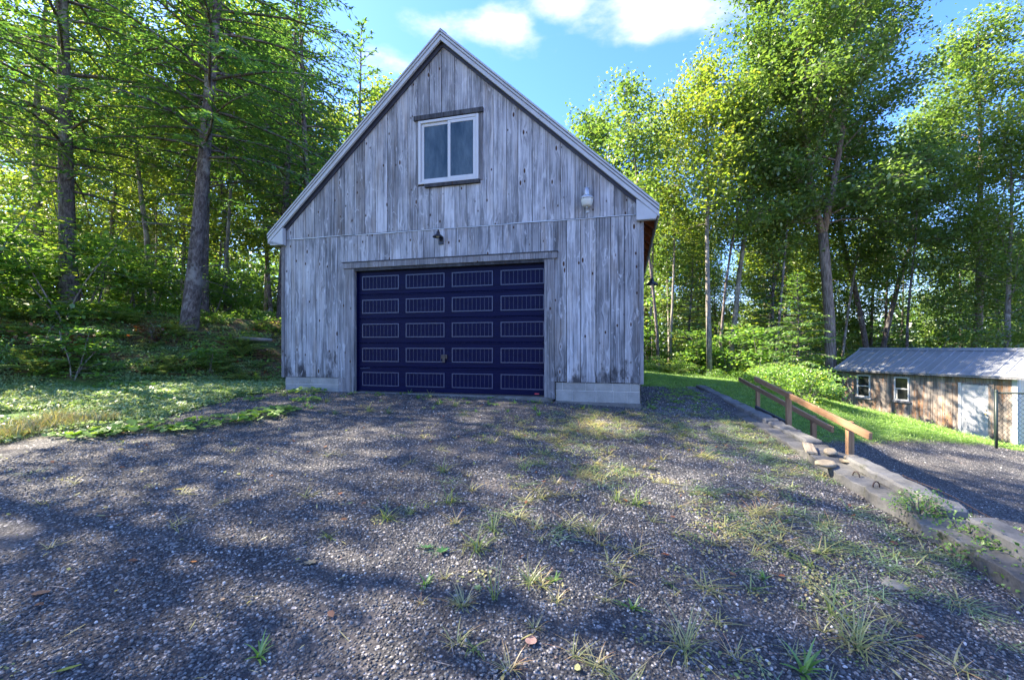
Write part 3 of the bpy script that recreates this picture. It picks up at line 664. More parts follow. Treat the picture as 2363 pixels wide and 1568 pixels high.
MB().box(SLn-.02, SLn+.035, .03, .16, SB, ST+.02).build('corner_post', 'vinyl', shed, bevel=.004)
for i in range(24):                                        # lapped siding on the gable end
    z0_ = SB+i*.13; z1_ = z0_+.128
    half = 1.7 if z1_ < ST+.05 else max(.0, (1.34-z1_)/.475*1.0)
    lim = 1.7 if z1_ < ST+.05 else max(0.0, (1.32-z1_)/.49)
    if lim < .1: break
    MB().prism([(SLn+.0, z0_), (SLn+.035, z0_), (SLn+.018, z1_), (SLn, z1_)][::-1], max(.17, 1.7-lim), 1.7+min(lim, 1.69)).build('lap_siding', 'cream', shed)
SLO = (1.40-.45)/2.0
RX0, RX1 = -.28, SLn+.28
zr = lambda y: .45+(y+.25)*SLO
npan = 7; pw = (RX1-RX0)/npan
for i in range(npan):
    m = MB(); a = RX0+i*pw; b = a+pw+(.02 if i < npan-1 else 0); dz = .003*(i % 2)
    def strip(x0_, x1_, h0, h1):
        ys_ = (-.25, 1.75); m.add([(x0_, ys_[0], zr(ys_[0])+h0+dz), (x1_, ys_[0], zr(ys_[0])+h0+dz), (x1_, ys_[1], zr(ys_[1])+h0+dz), (x0_, ys_[1], zr(ys_[1])+h0+dz),
                                   (x0_+h1*.3, ys_[0], zr(ys_[0])+h1+dz), (x1_-h1*.3, ys_[0], zr(ys_[0])+h1+dz), (x1_-h1*.3, ys_[1], zr(ys_[1])+h1+dz), (x0_+h1*.3, ys_[1], zr(ys_[1])+h1+dz)],
                                  [(0, 3, 2, 1), (4, 5, 6, 7), (0, 1, 5, 4), (1, 2, 6, 5), (2, 3, 7, 6), (3, 0, 4, 7)])
    strip(a, b, 0, .006)
    strip(a+.01, a+.075, .006, .034); strip(a+.31, a+.36, .006, .026); strip(a+.61, a+.66, .006, .026)
    m.build('roof_panel', 'roof_metal', shed)
MB().add([(RX0, 1.75, zr(1.75)), (RX1, 1.75, zr(1.75)), (RX1, 3.7, .45), (RX0, 3.7, .45), (RX0, 1.75, zr(1.75)+.02), (RX1, 1.75, zr(1.75)+.02), (RX1, 3.7, .47), (RX0, 3.7, .47)],
         [(0, 3, 2, 1), (4, 5, 6, 7), (0, 1, 5, 4), (1, 2, 6, 5), (2, 3, 7, 6), (3, 0, 4, 7)]).build('roof_back', 'roof_metal', shed)
MB().prism([(1.58, zr(1.58)+.035), (1.75, zr(1.75)+.045), (1.92, zr(1.58)+.035), (1.75, zr(1.75)+.065)], RX0-.01, RX1+.01, 'x').build('ridge_cap', 'roof_metal', shed)
MB().box(RX0, RX1, -.235, -.22, .385, .442).build('eave_trim', 'trim', shed)
for xx in (RX0, RX1-.03):
    MB().beam((xx+.015, -.22, zr(-.22)-.055), (xx+.015, 1.74, zr(1.74)-.055), .03, .10).build('rake_trim', 'vinyl', shed)
    MB().beam((xx+.015, 3.68, zr(-.22)-.055), (xx+.015, 1.76, zr(1.74)-.055), .03, .10).build('rake_trim', 'vinyl', shed)

# ------------------------------------------------------------------ chain-link fence
fp = Gp(2299, 1034); FH = 1.40
fence = thing('chain_link_fence', 'dark chain-link fence panel in front of the shed corner', 'fence', fp, math.radians(-9))
def frail(p, q, r): return MB().tube([p, q], r, 10)
FL = 3.0
for x in (0, FL): frail((x, 0, -.3), (x, 0, FH+.03), .032).build('post', 'vinyl_wire', fence, True)
for x in (0, FL): MB().lathe([(.036, 0), (.036, .03), (.02, .05), (0, .055)], 12, (x, 0, FH+.03)).build('post_cap', 'vinyl_wire', fence, True)
frail((0, 0, FH), (FL, 0, FH), .022).build('top_rail', 'vinyl_wire', fence, True)
frail((0, .0, .06), (FL, .0, .06), .006).build('bottom_wire', 'vinyl_wire', fence)
m = MB(); s_ = .058; nz = int((FH-.06)/s_)
for i in range(int(FL/s_)):
    x = .03+i*s_; ph = i % 2
    pts = [(x+(s_/2 if (k+ph) % 2 else -s_/2), .004 if k % 2 else -.004, .06+k*s_) for k in range(nz+1)]
    m.tube(pts, .0042, 3, False)
wm = m.build('wire_mesh', 'vinyl_wire', fence); tag(wm, kind='stuff')

# ------------------------------------------------------------------ retaining wall with curb blocks
def wtop(y): return 1.5+np.interp(y, [-3, 0, 2.65, 5, 6.65, 10.3], [-1.66, -1.56, -1.40, -1.22, -1.12, -.92])
wall = thing('retaining_wall', 'low crumbling concrete retaining wall edging the gravel', 'retaining wall', (0, 0, 0))
WN = Vector((1, -.1245, 0)).normalized()
def wp(y, off, dz): return (xwall(y)+off*WN.x, y+off*WN.y, float(wtop(y))+dz)
def wall_run(ya, yb, o0, o1, d0, d1, n, jit=.0):
    m = MB(); k = []
    for i in range(n+1):
        y = ya+(yb-ya)*i/n; j = lambda: rg.uniform(-jit, jit)
        k.append([wp(y, o0, d0), wp(y, o1, d0), wp(y, o1+j(), d1+j()*.6), wp(y, o0+j(), d1+j()*.6)])
    vs = [p for q in k for p in q]; fs = [(0, 1, 2, 3), tuple(4*n+i for i in (3, 2, 1, 0))]
    for i in range(n):
        for a in range(4): fs.append((4*i+a, 4*i+4+a, 4*i+4+(a+1) % 4, 4*i+(a+1) % 4))
    return m.add(vs, fs)
wall_run(-3, 10.25, 0, .43, -2.2, 0, 110, .028).build('wall_body', 'concrete', wall, bevel=.006)
for (ya, yb, o0, w_, h_) in ((8.35, 10.1, .20, .22, .07), (6.55, 8.25, .18, .24, .065), (5.45, 6.5, .2, .22, .05), (3.5, 4.75, .22, .22, .075), (1.6, 3.3, .20, .22, .10), (-.9, 1.5, .20, .22, .10)):
    wall_run(ya, yb, o0, o0+w_-.03, -.02, h_, 12, .018).build('curb_block', 'curb', wall, bevel=.02)
for i, (y, o_) in enumerate(((4.35, .1), (4.1, .12), (6.0, .36), (1.9, .12))):
    p = Vector(wp(y, o_, 0)); t = thing('iron_loop', ['rusty iron loop standing in the concrete ledge below the tan rocks', 'bent iron loop leaning on the ledge beside the curb', 'rusty iron loop between the railing posts on the wall', 'short iron loop lying on the ledge by the bright weeds'][i], 'iron loop', p, rg.uniform(0, 3), 'iron loops on the wall')
    MB().tube([(math.cos(a)*.035, 0, math.sin(a)*.045+.005) for a in np.linspace(-.2, PI+.2, 9)], .006, 6).build('loop', 'rust', t, True)
# wire edging along the outer side
wm = thing('wire_edging', 'thin rusty wire mesh edge sticking up along the wall', 'wire mesh', (0, 0, 0))
m = MB(); m.tube([wp(y, .475, .06+.012*math.sin(y*7)) for y in np.linspace(1.2, 4.3, 40)], .0035, 4); m.build('top_wire', 'rust', wm)
m = MB()
for y in np.arange(1.25, 4.3, .055): m.tube([wp(y, .475, -.02), wp(y+.008, .475+rg.uniform(-.01, .01), .062+rg.uniform(-.015, .012))], .0028, 3)
tag(m.build('wire_pins', 'rust', wm), kind='stuff')

# ------------------------------------------------------------------ handrails
def railing(label, ya, yb, off, posts, hfun, base):
    r0 = Vector((xwall(ya)+off, ya, hfun(ya))); t = thing('handrail', label, 'handrail', (0, 0, 0), 0, 'wooden stair handrails')
    p0 = Vector((xwall(ya)+off, ya, hfun(ya))); p1 = Vector((xwall(yb)+off, yb, hfun(yb)))
    o = MB().beam((0, 0, 0), ((p1-p0).length, 0, 0), .038, .082).build('rail', 'pine', t, bevel=.004)
    o.matrix_local = Matrix.Translation(p0) @ (p1-p0).to_track_quat('X', 'Z').to_matrix().to_4x4()
    for y in posts:
        x = xwall(y)+off+.062; zt = hfun(y)+.03; zb = zgf(x, y)-.25
        o = MB().box(-.033, .033, -.033, .033, 0, zt-zb).build('post', 'pine_post', t, bevel=.004); o.location = (x-.002, y, zb); o.rotation_euler = (0, 0, -.125)
    return t
H1 = lambda y: 1.5-np.interp(y, [4.84, 7.75], [.97, .555])
H2 = lambda y: 1.5-np.interp(y, [6.3, 9.6], [1.17, .70])
railing('nearer sloping pine handrail with two posts beside the concrete wall', 7.75, 4.80, .56, (6.70, 5.25), H1, 0)
railing('lower pine handrail set further from the concrete wall', 9.65, 6.25, 1.02, (8.85, 6.85), H2, 0)
b = thing('edge_board', 'dark plank on edge between the handrail feet', 'plank', (0, 0, 0))
p0 = Vector((xwall(8.7)+.98, 8.7, 1.5-1.20)); p1 = Vector((xwall(6.85)+.66, 6.85, 1.5-1.19))
MB().beam(p0, p1, .04, .09).build('board', 'dark_trim', b)

# ------------------------------------------------------------------ rocks and plank by the wall
def rock(name, label, loc, dims, seed, mat='tanrock', group=None, rz=0.0):
    bm = bmesh.new(); bmesh.ops.create_icosphere(bm, subdivisions=3, radius=1.0); r = np.random.RandomState(seed)
    dirs = [Vector(r.normal(size=3)).normalized() for _ in range(9)]; cut = [r.uniform(.62, .95) for _ in dirs]
    for v in bm.verts:
        for d, c in zip(dirs, cut):
            k = v.co.dot(d)
            if k > c: v.co -= d*(k-c)*.85
        v.co *= 1+r.uniform(-.045, .045)
        v.co = Vector((v.co.x*dims[0], v.co.y*dims[1], v.co.z*dims[2]))
    me = bpy.data.meshes.new(name); bm.to_mesh(me); bm.free(); me.materials.append(M[mat])
    for p in me.polygons: p.use_smooth = True
    o = link(name, me); o.location = loc; o.rotation_euler = (r.uniform(-.1, .1), r.uniform(-.1, .1), rz); return tag(o, label, 'rock', group)
pr = lambda y, o_, dz: Vector(wp(y, o_, dz))
rock('rock', 'rounded tan rock lying on the gravel side of the wall gap', pr(4.62, -.02, .03), (.14, .08, .04), 1, group='tan rocks on the wall', rz=.3)
rock('rock', 'tan rock with a flat top by the curb end', pr(4.98, .22, .05), (.10, .07, .04), 2, group='tan rocks on the wall', rz=1.0)
rock('rock', 'small tan rock squeezed between the two bigger rocks', pr(4.85, .36, .03), (.08, .06, .035), 3, group='tan rocks on the wall')
rock('rock', 'flat tan rock slab next to the handrail foot', pr(4.72, .26, .03), (.12, .07, .025), 5, group='tan rocks on the wall', rz=2.0)
pl = thing('plank', 'short old tan plank lying across the wall by the rocks', 'plank', pr(5.18, .10, .03), math.radians(62))
o = MB().box(-.21, .21, -.055, .055, -.014, .014).build('board', 'scrap', pl, bevel=.004); o.rotation_euler = (.1, -.05, 0)
fs = Gp(2066, 1352); rock('flat_stone', 'pale flat stone sunk in the gravel', fs+Vector((0, 0, .0)), (.085, .065, .02), 8, 'curb', rz=.4)

# ================================================================== vegetation
def unit(a): return a/np.maximum(np.linalg.norm(a, axis=-1, keepdims=True), 1e-6)
def leaf_quads(c, d, n, L, W, fold=.18):
    d = unit(d); s = unit(np.cross(d, n)); n = np.cross(s, d); L = np.reshape(L, (-1, 1)); W = np.reshape(W, (-1, 1))
    a = c-d*L*.5; b = c+d*L*.5; m = c-d*L*.06+n*W*fold
    return np.stack([a, m+s*W*.5, b, m-s*W*.5], 1).reshape(-1, 3)
def hexleaf(c, d, n, L, W):
    d = unit(d); s = unit(np.cross(d, n)); n = np.cross(s, d); L = np.reshape(L, (-1, 1)); W = np.reshape(W, (-1, 1))
    P = [(-.5, 0), (-.3, .42), (.12, .5), (.5, .0), (.12, -.5), (-.3, -.42)]
    return np.stack([c+d*L*p+s*W*q+n*W*abs(q)*.3 for p, q in P], 1).reshape(-1, 3)
def rand_dirs(r, N, up=.3):
    v = r.normal(size=(N, 3)); v[:, 2] *= up; return unit(v)
def up_normals(r, N, tilt=.55):
    v = r.normal(size=(N, 3))*tilt; v[:, 2] = np.abs(v[:, 2])*.4+1; return unit(v)
def poly(r, p0, d0, L, n, bend, jit):
    pts = [np.array(p0, float)]; d = np.array(d0, float)
    for i in range(n):
        d = d+np.array(bend)*(1.0/n)+r.normal(size=3)*jit; d /= np.linalg.norm(d); pts.append(pts[-1]+d*L/n)
    return pts
def broadleaf(seed, H, base, spread, nleaf, lsize, r0, mat, bark, lean=(0, 0), fork=None, nl=22, yellow=0.0, sig=.42, sides=7):
    r = np.random.RandomState(seed); T = MB()
    def trunk(p0, d0, L, rad, n=9, j=.035):
        pts = poly(r, p0, d0, L, n, (lean[0], lean[1], .1), j); T.tube(pts, [max(.025, rad*(1-.85*(i/n)**1.15)) for i in range(n+1)], sides); return pts
    stems = []
    fl = .35
    T.tube([(0, 0, -.5), (0, 0, 0), (0, 0, fl)], [r0*1.7, r0*1.35, r0*1.02], sides)
    if fork:
        pts = poly(r, (0, 0, fl-.02), (lean[0]*.3, lean[1]*.3, 1), fork, 4, (lean[0]*.4, lean[1]*.4, 0), .02); T.tube(pts, [r0*(1-.15*i/4) for i in range(5)], sides)
        for sgn in (-1, 1):
            a = r.uniform(-.5, .5)
            stems.append(trunk(pts[-1]-np.array([0, 0, .15]), (sgn*.27*math.cos(a), sgn*.27*math.sin(a), 1), H-fork, r0*.68))
    else: stems.append(trunk((0, 0, fl-.02), (lean[0]*.5, lean[1]*.5, 1), H-fl, r0))
    C = []; 
    for st in stems:
        st = np.array(st); zz = st[:, 2]
        for k in range(int(nl/len(stems)**.6)):
            t = (k+r.uniform(0, 1))/int(nl/len(stems)**.6); z = H*(base+(0.97-base)*t)
            p = np.array([np.interp(z, zz, st[:, i]) for i in range(3)])
            L = spread*(.25+.75*math.sin(PI*min(1, .18+.78*t))**.8)*r.uniform(.65, 1.12)
            az = k*2.4+r.uniform(-.5, .5); el = math.radians(8+58*t+r.uniform(-10, 12))
            if len(stems) == 2:
                out = st[-1, :2]-np.mean([np.array(s)[-1, :2] for s in stems], 0); 
                if math.cos(az)*out[0]+math.sin(az)*out[1] < 0 and r.rand() < .5: az += PI
            lb = poly(r, p, (math.cos(az)*math.cos(el), math.sin(az)*math.cos(el), math.sin(el)), L, 5, (0, 0, .18-.3*(t < .3)), .10)
            rl = r0*.26*(1-.6*t)*(L/spread)
            T.tube(lb, [max(.008, rl*(1-.8*i/5)) for i in range(6)], 4, False)
            lb = np.array(lb); nc = max(4, int(L*4.6))
            for q in range(nc):
                f = r.uniform(.28, 1.0)**.85*5; i = min(4, int(f)); b = lb[i]+(lb[i+1]-lb[i])*(f-i)
                c = b+r.normal(size=3)*np.array([.40, .40, .30])*(spread/3.2)**.5*(.6+.5*L/spread)
                T.tube([b, (b+c)/2+r.normal(size=3)*.05, c], [.012, .008, .004], 3, False); C.append(c)
    C = np.array(C); k = r.randint(0, len(C), nleaf); cl = r.normal(size=(len(C),))*.13
    c = C[k]+r.normal(size=(nleaf, 3))*np.array([sig, sig, sig*.6])
    V = leaf_quads(c, rand_dirs(r, nleaf, .5), up_normals(r, nleaf, .7), lsize*r.uniform(.65, 1.35, nleaf), lsize*.62*r.uniform(.7, 1.3, nleaf))
    tint = np.clip(.45+cl[k]+yellow+r.normal(size=nleaf)*.17, 0, 1)
    return T.mesh('trunk', bark, True), quads_mesh('crown', V, 4, mat, tint)
def conifer(seed, H, base, spread, nb, mat, bark, r0, needle=(.20, .055), droop=.42, lean=(0, 0), step=.15, dead=10, top_pow=.8, nper=2, sides=8):
    r = np.random.RandomState(seed); T = MB(); n = 10
    pts = poly(r, (0, 0, 0), (lean[0]*.5, lean[1]*.5, 1), H, n, (lean[0], lean[1], .05), .012); pts = [np.array([0, 0, -.5])]+pts
    T.tube(pts, [r0*1.5]+[max(.015, r0*((1.22 if i == 0 else 1)-.93*(i/n))) for i in range(n+1)], sides); st = np.array(pts)
    Cs, Ds, Ns, Ls = [], [], [], []
    for k in range(nb):
        t = (k+r.uniform(0, 1))/nb; z = base+(H-base)*t**1.0; p = np.array([np.interp(z, st[:, 2], st[:, i]) for i in range(3)])
        L = spread*((1-t)**top_pow*.93+.07)*r.uniform(.6, 1.12)*(.75+.25*min(1, t*6)); az = k*2.399+r.uniform(-.4, .4)
        el = math.radians(12+30*t*t+r.uniform(-8, 8))
        m = 6; lb = poly(r, p, (math.cos(az)*math.cos(el), math.sin(az)*math.cos(el), math.sin(el)), L, m, (0, 0, -droop), .045)
        T.tube(lb, [max(.004, (.012+.011*L)*(1-.85*i/m)) for i in range(m+1)], 4, False); lb = np.array(lb)
        ns = max(3, int(L*.86/step)); f = (np.arange(ns)+r.uniform(0, 1, ns))/ns*.86+.14; fi = f*m; i = np.minimum(m-1, fi.astype(int)); b = lb[i]+(lb[i+1]-lb[i])*(fi-i)[:, None]
        d = unit(lb[i+1]-lb[i]); side = unit(np.cross(d, [0, 0, 1]))
        for sgn in (-1, 1):
            tl = (L*.30*(1-f*.75)+.12)*r.uniform(.6, 1.2, ns); td = unit(d*.75+side*sgn*.8+r.normal(size=(ns, 3))*.12+np.array([0, 0, -.12]))
            for q in range(nper):
                u = (q+.5)/nper; c = b+td*(tl*u)[:, None]+np.array([0, 0, -.10])*(tl*u*u)[:, None]+r.normal(size=(ns, 3))*.02
                dd = unit(td+r.normal(size=(ns, 3))*.22); Cs.append(c); Ds.append(dd); Ns.append(up_normals(r, ns, .35)); Ls.append(np.maximum(needle[0]*r.uniform(.8, 1.3, ns), tl/nper*1.15))
    for k in range(dead):
        z = r.uniform(base*.25, base*1.25); p = np.array([np.interp(z, st[:, 2], st[:, i]) for i in range(3)]); az = r.uniform(0, 2*PI)
        T.tube(poly(r, p, (math.cos(az), math.sin(az), r.uniform(-.05, .2)), r.uniform(.8, 2.4), 5, (0, 0, -.3), .06), [.016, .013, .01, .008, .006, .003], 4, False)
    c, d, nn, L = map(np.concatenate, (Cs, Ds, Ns, Ls)); W = np.minimum(L*.34, needle[1]*r.uniform(.8, 1.5, len(L)))
    V = leaf_quads(c, d, nn, L, W, .1); tint = np.clip(.42+r.normal(size=len(c))*.2, 0, 1)
    return T.mesh('trunk', bark, True), quads_mesh('crown', V, 4, mat, tint)
def sapling(seed, H, spread, nl, lsize, mat='under', bark='bark_pale', stems=3, big=False):
    r = np.random.RandomState(seed); T = MB(); C = []
    for s in range(stems):
        a = r.uniform(0, 2*PI); pts = poly(r, (r.normal()*.1, r.normal()*.1, -.1), (math.cos(a)*.3, math.sin(a)*.3, 1), H*r.uniform(.7, 1.05), 6, (math.cos(a)*.25, math.sin(a)*.25, .1), .08)
        T.tube(pts, [.02*(1-.7*i/6)*(.6+H*.25) for i in range(7)], 5, False); pts = np.array(pts)
        for k in range(int(5+H*3)):
            f = r.uniform(.12, 1)*6; i = min(5, int(f)); b = pts[i]+(pts[i+1]-pts[i])*(f-i); az = r.uniform(0, 2*PI)
            lb = poly(r, b, (math.cos(az), math.sin(az), .18), spread*(1.1-.6*f/6)*r.uniform(.5, 1.1), 4, (0, 0, -.25), .08); T.tube(lb, [.008, .006, .005, .004, .003], 3, False)
            lb = np.array(lb)
            for q in range(4):
                g = r.uniform(.3, 1)*4; j = min(3, int(g)); C.append(lb[j]+(lb[j+1]-lb[j])*(g-j))
    C = np.array(C); k = r.randint(0, len(C), nl); cl = r.normal(size=len(C))*.14
    c = C[k]+r.normal(size=(nl, 3))*np.array([.22, .22, .05])*(spread/1.0)**.5
    V = hexleaf(c, rand_dirs(r, nl, .25), up_normals(r, nl, .32), lsize*r.uniform(.6, 1.3, nl), lsize*.72*r.uniform(.7, 1.2, nl))
    return T.mesh('stem', bark, True), quads_mesh('foliage', V, 6, mat, np.clip(.45+cl[k]+r.normal(size=nl)*.16, 0, 1))
def bush(seed, H, rad, nl, lsize, mat):
    r = np.random.RandomState(seed); T = MB(); nc = 34; a = r.uniform(0, 2*PI, nc); q = rad*np.sqrt(r.uniform(0, 1, nc)); z = H*r.uniform(.15, 1, nc)*(1-.55*(q/rad)**2)
    C = np.stack([q*np.cos(a), q*np.sin(a), z], 1)
    for c in C: T.tube([(c[0]*.15, c[1]*.15, -.05), (c[0]*.55, c[1]*.55, c[2]*.6), tuple(c)], [.012, .008, .004], 4, False)
    k = r.randint(0, nc, nl); c = C[k]+r.normal(size=(nl, 3))*np.array([.16, .16, .10])*rad**.5; c[:, 2] = np.maximum(c[:, 2], .02)
    V = leaf_quads(c, rand_dirs(r, nl, .6), up_normals(r, nl, .7), lsize*r.uniform(.6, 1.3, nl), lsize*.6*r.uniform(.7, 1.3, nl)); cl = r.normal(size=nc)*.12
    return T.mesh('stem', 'bark_pale', True), quads_mesh('foliage', V, 4, mat, np.clip(.5+cl[k]+r.normal(size=nl)*.16, 0, 1))
def plant(name, parts, pn, label, cat, x, y, rz=0.0, s=1.0, group=None, z=None, sz=1.0):
    t = thing(name, label, cat, (x, y, zgf(x, y) if z is None else z), rz, group); t.scale = (s, s, s*sz)
    for me, p in zip(parts, pn): link(p, me, t)
    return t
TC = ('trunk', 'crown'); SF = ('stem', 'foliage')

V_ = {}
# near, individual trees -------------------------------------------------------------------------
V_['hemA'] = conifer(21, 20, 4.6, 4.3, 190, 'needle', 'bark_dark', .19, (.17, .05), .5, (.0, 0), .13, 16, .8, 3)
V_['hemB'] = conifer(22, 18, 3.2, 4.4, 100, 'needle', 'bark_dark', .20, (.17, .052), .62, (-.03, .0), .13, 8, .8, 3)
V_['hemC'] = conifer(23, 17, 3.6, 3.7, 95, 'needle', 'bark_dark', .16, (.17, .052), .55, (.02, .03), .14, 10, .8, 3)
V_['pine'] = conifer(24, 15.5, 4.0, 3.0, 80, 'needle_l', 'bark_dark', .17, (.26, .10), .10, (.02, 0), .20, 8, .65)
V_['young'] = conifer(25, 4.9, .25, 2.0, 120, 'needle_l', 'bark_dark', .06, (.15, .05), .45, (0, 0), .085, 0, .85)
V_['hemS'] = conifer(26, 8.5, .6, 2.7, 130, 'needle', 'bark_dark', .10, (.22, .08), .5, (0, 0), .15, 4)
V_['oak'] = broadleaf(31, 21, .44, 6.0, 56000, .19, .26, 'leaf_oak', 'bark_oak', (-.03, 0), 8.6, 46, .08, .36)
V_['mapleD'] = broadleaf(32, 15, .46, 2.7, 13000, .17, .13, 'leaf_yel', 'bark_pale', (.03, 0), None, 26)
V_['mapleE'] = broadleaf(33, 16, .42, 2.9, 14000, .17, .15, 'leaf_oak', 'bark_pale', (.16, 0), None, 26, .12)
V_['oakG'] = broadleaf(34, 19, .40, 4.2, 21000, .19, .19, 'leaf_oak', 'bark_dark', (-.22, .03), None, 30, .04)
V_['oakH'] = broadleaf(35, 20, .30, 4.8, 25000, .19, .22, 'leaf_oak', 'bark_oak', (.04, .02), None, 34, .10)
V_['oakS'] = broadleaf(45, 19, .34, 5.0, 10500, .20, .20, 'leaf_oak', 'bark_oak', (.04, .02), None, 26, .10, .5)  # sparse crown, shaped for the dapples it casts on the drive
V_['beech'] = broadleaf(36, 16, .14, 4.3, 22000, .18, .16, 'leaf_yel', 'bark_pale', (-.05, -.03), None, 36, -.12)
V_['back1'] = broadleaf(37, 15, .30, 3.6, 11000, .24, .15, 'leaf_oak', 'bark_pale', (0, 0), None, 24, .10, .5, 5)
V_['back2'] = broadleaf(38, 16, .22, 3.4, 10000, .24, .14, 'leaf_yel', 'bark_dark', (.04, 0), None, 24, 0, .5, 5)
V_['back3'] = conifer(39, 16, 1.2, 3.2, 85, 'needle', 'bark_dark', .16, (.30, .12), .45, (0, 0), .26, 4, .8, 2, 5)
V_['poleA'] = broadleaf(40, 13, .45, 2.0, 5000, .16, .075, 'leaf_yel', 'bark_pale', (.04, .02), None, 16, .05, .4, 5)
V_['poleB'] = broadleaf(41, 12, .5, 1.8, 4500, .16, .07, 'leaf_oak', 'bark_dark', (-.05, .0), None, 15, .15, .4, 5)

def tree(v, label, x, y, rz=0., s=1., group=None, cat='tree', name=None, sz=1.0):
    nm = name or {'h': 'hemlock_tree', 'p': 'pine_tree', 'y': 'hemlock_sapling', 'o': 'oak_tree', 'm': 'maple_tree', 'b': 'beech_tree'}[v[0]]
    return plant(nm, V_[v], TC, label, cat, x, y, rz, s, group, None, sz)
tree('hemA', 'tall dark hemlock with a bare leaning trunk nearest the garage wall', -8.75, 12.0, .0).rotation_euler = (0, math.radians(5.5), 0)
tree('hemB', 'drooping hemlock with a black trunk half hidden in its own low boughs', -12.2, 12.2, 1.0)
tree('hemC', 'hemlock with long feathery boughs hanging over the ferny bank', -12.4, 9.6, 2.2, .95)
tree('hemC', 'slim hemlock standing behind the leaning bare trunk', -8.6, 16.5, .3, .95)
tree('beech', 'bright yellow-green beech further up the bank beyond the hemlocks', -16.5, 15.5, 3.0, .9)
tree('oakS', 'out-of-frame oak thinned for dapples above the near end of the verge', -14.2, 6.9, 4.2, .95)  # this oak and the next stand unseen, placed to dapple the drive
tree('oakS', 'out-of-frame oak thinned for dapples further round the bend of the bank', -13.4, 2.2, 1.2, .85)
tree('hemC', 'hemlock filling the gap between the leaning bare trunk and the roof', -7.4, 16.2, 4.0, .9)
tree('hemC', 'hemlock with thick boughs just behind the leaning bare trunk', -10.2, 14.6, 5.2, 1.0)
tree('pine', 'open topped pale pine rising just beside the roof slope', -7.9, 22.0, 1.2, 1.0)
tree('oak', 'tall oak with a forked furrowed trunk behind the shed end', 16.0, 22.2, .15)
tree('mapleD', 'straight pale maple with yellowing top at the lawn edge', 9.05, 20.3, .2, 1.0)
tree('mapleE', 'leaning pale maple beside the straight one at the lawn edge', 11.2, 23.0, .0, 1.0)
tree('poleA', 'thin crooked maple between the garage corner and the straight pale maple', 8.1, 22.6, 1.2, 1.05, name='maple_tree')
tree('oakG', 'dark trunked oak leaning over behind the shed roof', 21.6, 26.5, .1, .95)
tree('oakG', 'second dark leaning oak close beside the first behind the shed', 22.4, 27.4, 2.9, .92)
tree('oakH', 'big oak with reddish trunk high above the shed roof', 25.4, 24.5, 1.7, 1.05)
tree('beech', 'beech with yellow-green layered leaves just behind the shed', 22.5, 20.0, .6, .85)
tree('back1', 'rounded green maple showing over the descending roof edge', 6.0, 26.0, .5, .98, name='maple_tree')
tree('young', 'small bright hemlock sapling in front of the forked oak', 11.4, 17.6, .4, 1.0)
tree('hemS', 'dark young hemlock behind the bright sapling', 13.6, 23.2, 2.0, 1.05)
tree('hemS', 'dusky small hemlock in the gap between the two pale maples', 9.9, 25.0, 1.0, .95)
tree('poleB', 'slender dark tree against the lit wood by the garage wall', -9.3, 19.2, 1.0, 1.0, name='slender_tree')
for i, (x, y, v, lab) in enumerate(((6.9, 20.9, 'poleB', 'slender dark stem nearest the garage corner at the lawn edge'), (7.6, 24.4, 'poleA', 'slender pale stem behind the one by the garage corner'), (10.2, 21.8, 'poleB', 'slender dark stem between the straight and the leaning pale maples'),
    (12.9, 21.6, 'poleB', 'slender dark stem beside the bright hemlock sapling'), (14.6, 25.2, 'poleA', 'slender pale stem just to the garage side of the forked oak'), (18.6, 25.0, 'poleA', 'slender pale stem between the forked oak and the leaning dark oaks'), (20.4, 23.0, 'poleB', 'slender dark stem rising over the shed ridge'))):
    tree(v, lab, x, y, i*1.3, 1.15, name='slender_tree')
tree('poleA', 'slender pale tree leaning over the woodland bank', -11.0, 17.0, 2.0, 1.0, name='slender_tree')

# the wood behind: many trees alike, each its own
rt = random.Random(5)
def spot_ok(x, y, pts, dmin):
    return all((x-a)**2+(y-b)**2 > dmin*dmin for a, b in pts)
pts = [(o.location.x, o.location.y) for o in COL.objects if o.parent is None and o.get('category') == 'tree']
LOOK = {'back1': 'rounded green leafy tree', 'back2': 'yellow-green tree with a dark trunk', 'back3': 'dark shaggy hemlock', 'poleA': 'slender pale-stemmed tree', 'poleB': 'slender dark-stemmed tree', 'hemS': 'short bushy hemlock', 'mapleD': 'yellowing pale-barked maple', 'mapleE': 'leaning pale-barked maple'}
def wood(n, xf, yr, kinds, seed, dmin, labs, grp, smin=.85, smax=1.15):
    q = random.Random(seed); k = 0; tries = 0
    while k < n and tries < 4000:
        tries += 1; y = q.uniform(*yr); x = q.uniform(*xf(y))
        if not spot_ok(x, y, pts, dmin): continue
        pts.append((x, y)); v = q.choice(kinds); con = v in ('back3', 'hemS', 'hemC')
        tree(v, LOOK[v]+' in the '+labs, x, y, q.uniform(0, 6.28), q.uniform(smin, smax), grp, name='hemlock_tree' if con else 'woodland_tree'); k += 1
wood(12, lambda y: (-1.15*y, -.40*y-1.6), (15, 27), ['back2', 'mapleD', 'poleA', 'poleB', 'poleA'], 1, 2.6, 'backlit wood beyond the bank', 'trees in the wood beyond the bank', .75, 1.05)
wood(15, lambda y: (-1.1*y, -.25*y), (27, 44), ['back2', 'back1', 'back2', 'mapleD', 'mapleE'], 2, 3.4, 'backlit wood beyond the bank', 'trees in the wood beyond the bank', .85, 1.1)
wood(16, lambda y: (.30*y, 1.15*y), (24, 34), ['back1', 'back3', 'back2', 'poleB', 'back1', 'hemS'], 3, 2.3, 'wood beyond the lawn', 'trees in the wood beyond the lawn', .75, 1.0)
wood(18, lambda y: (.12*y, 1.2*y), (34, 48), ['back1', 'back2', 'back3', 'back3'], 4, 2.6, 'wood beyond the lawn', 'trees in the wood beyond the lawn', .8, 1.0)

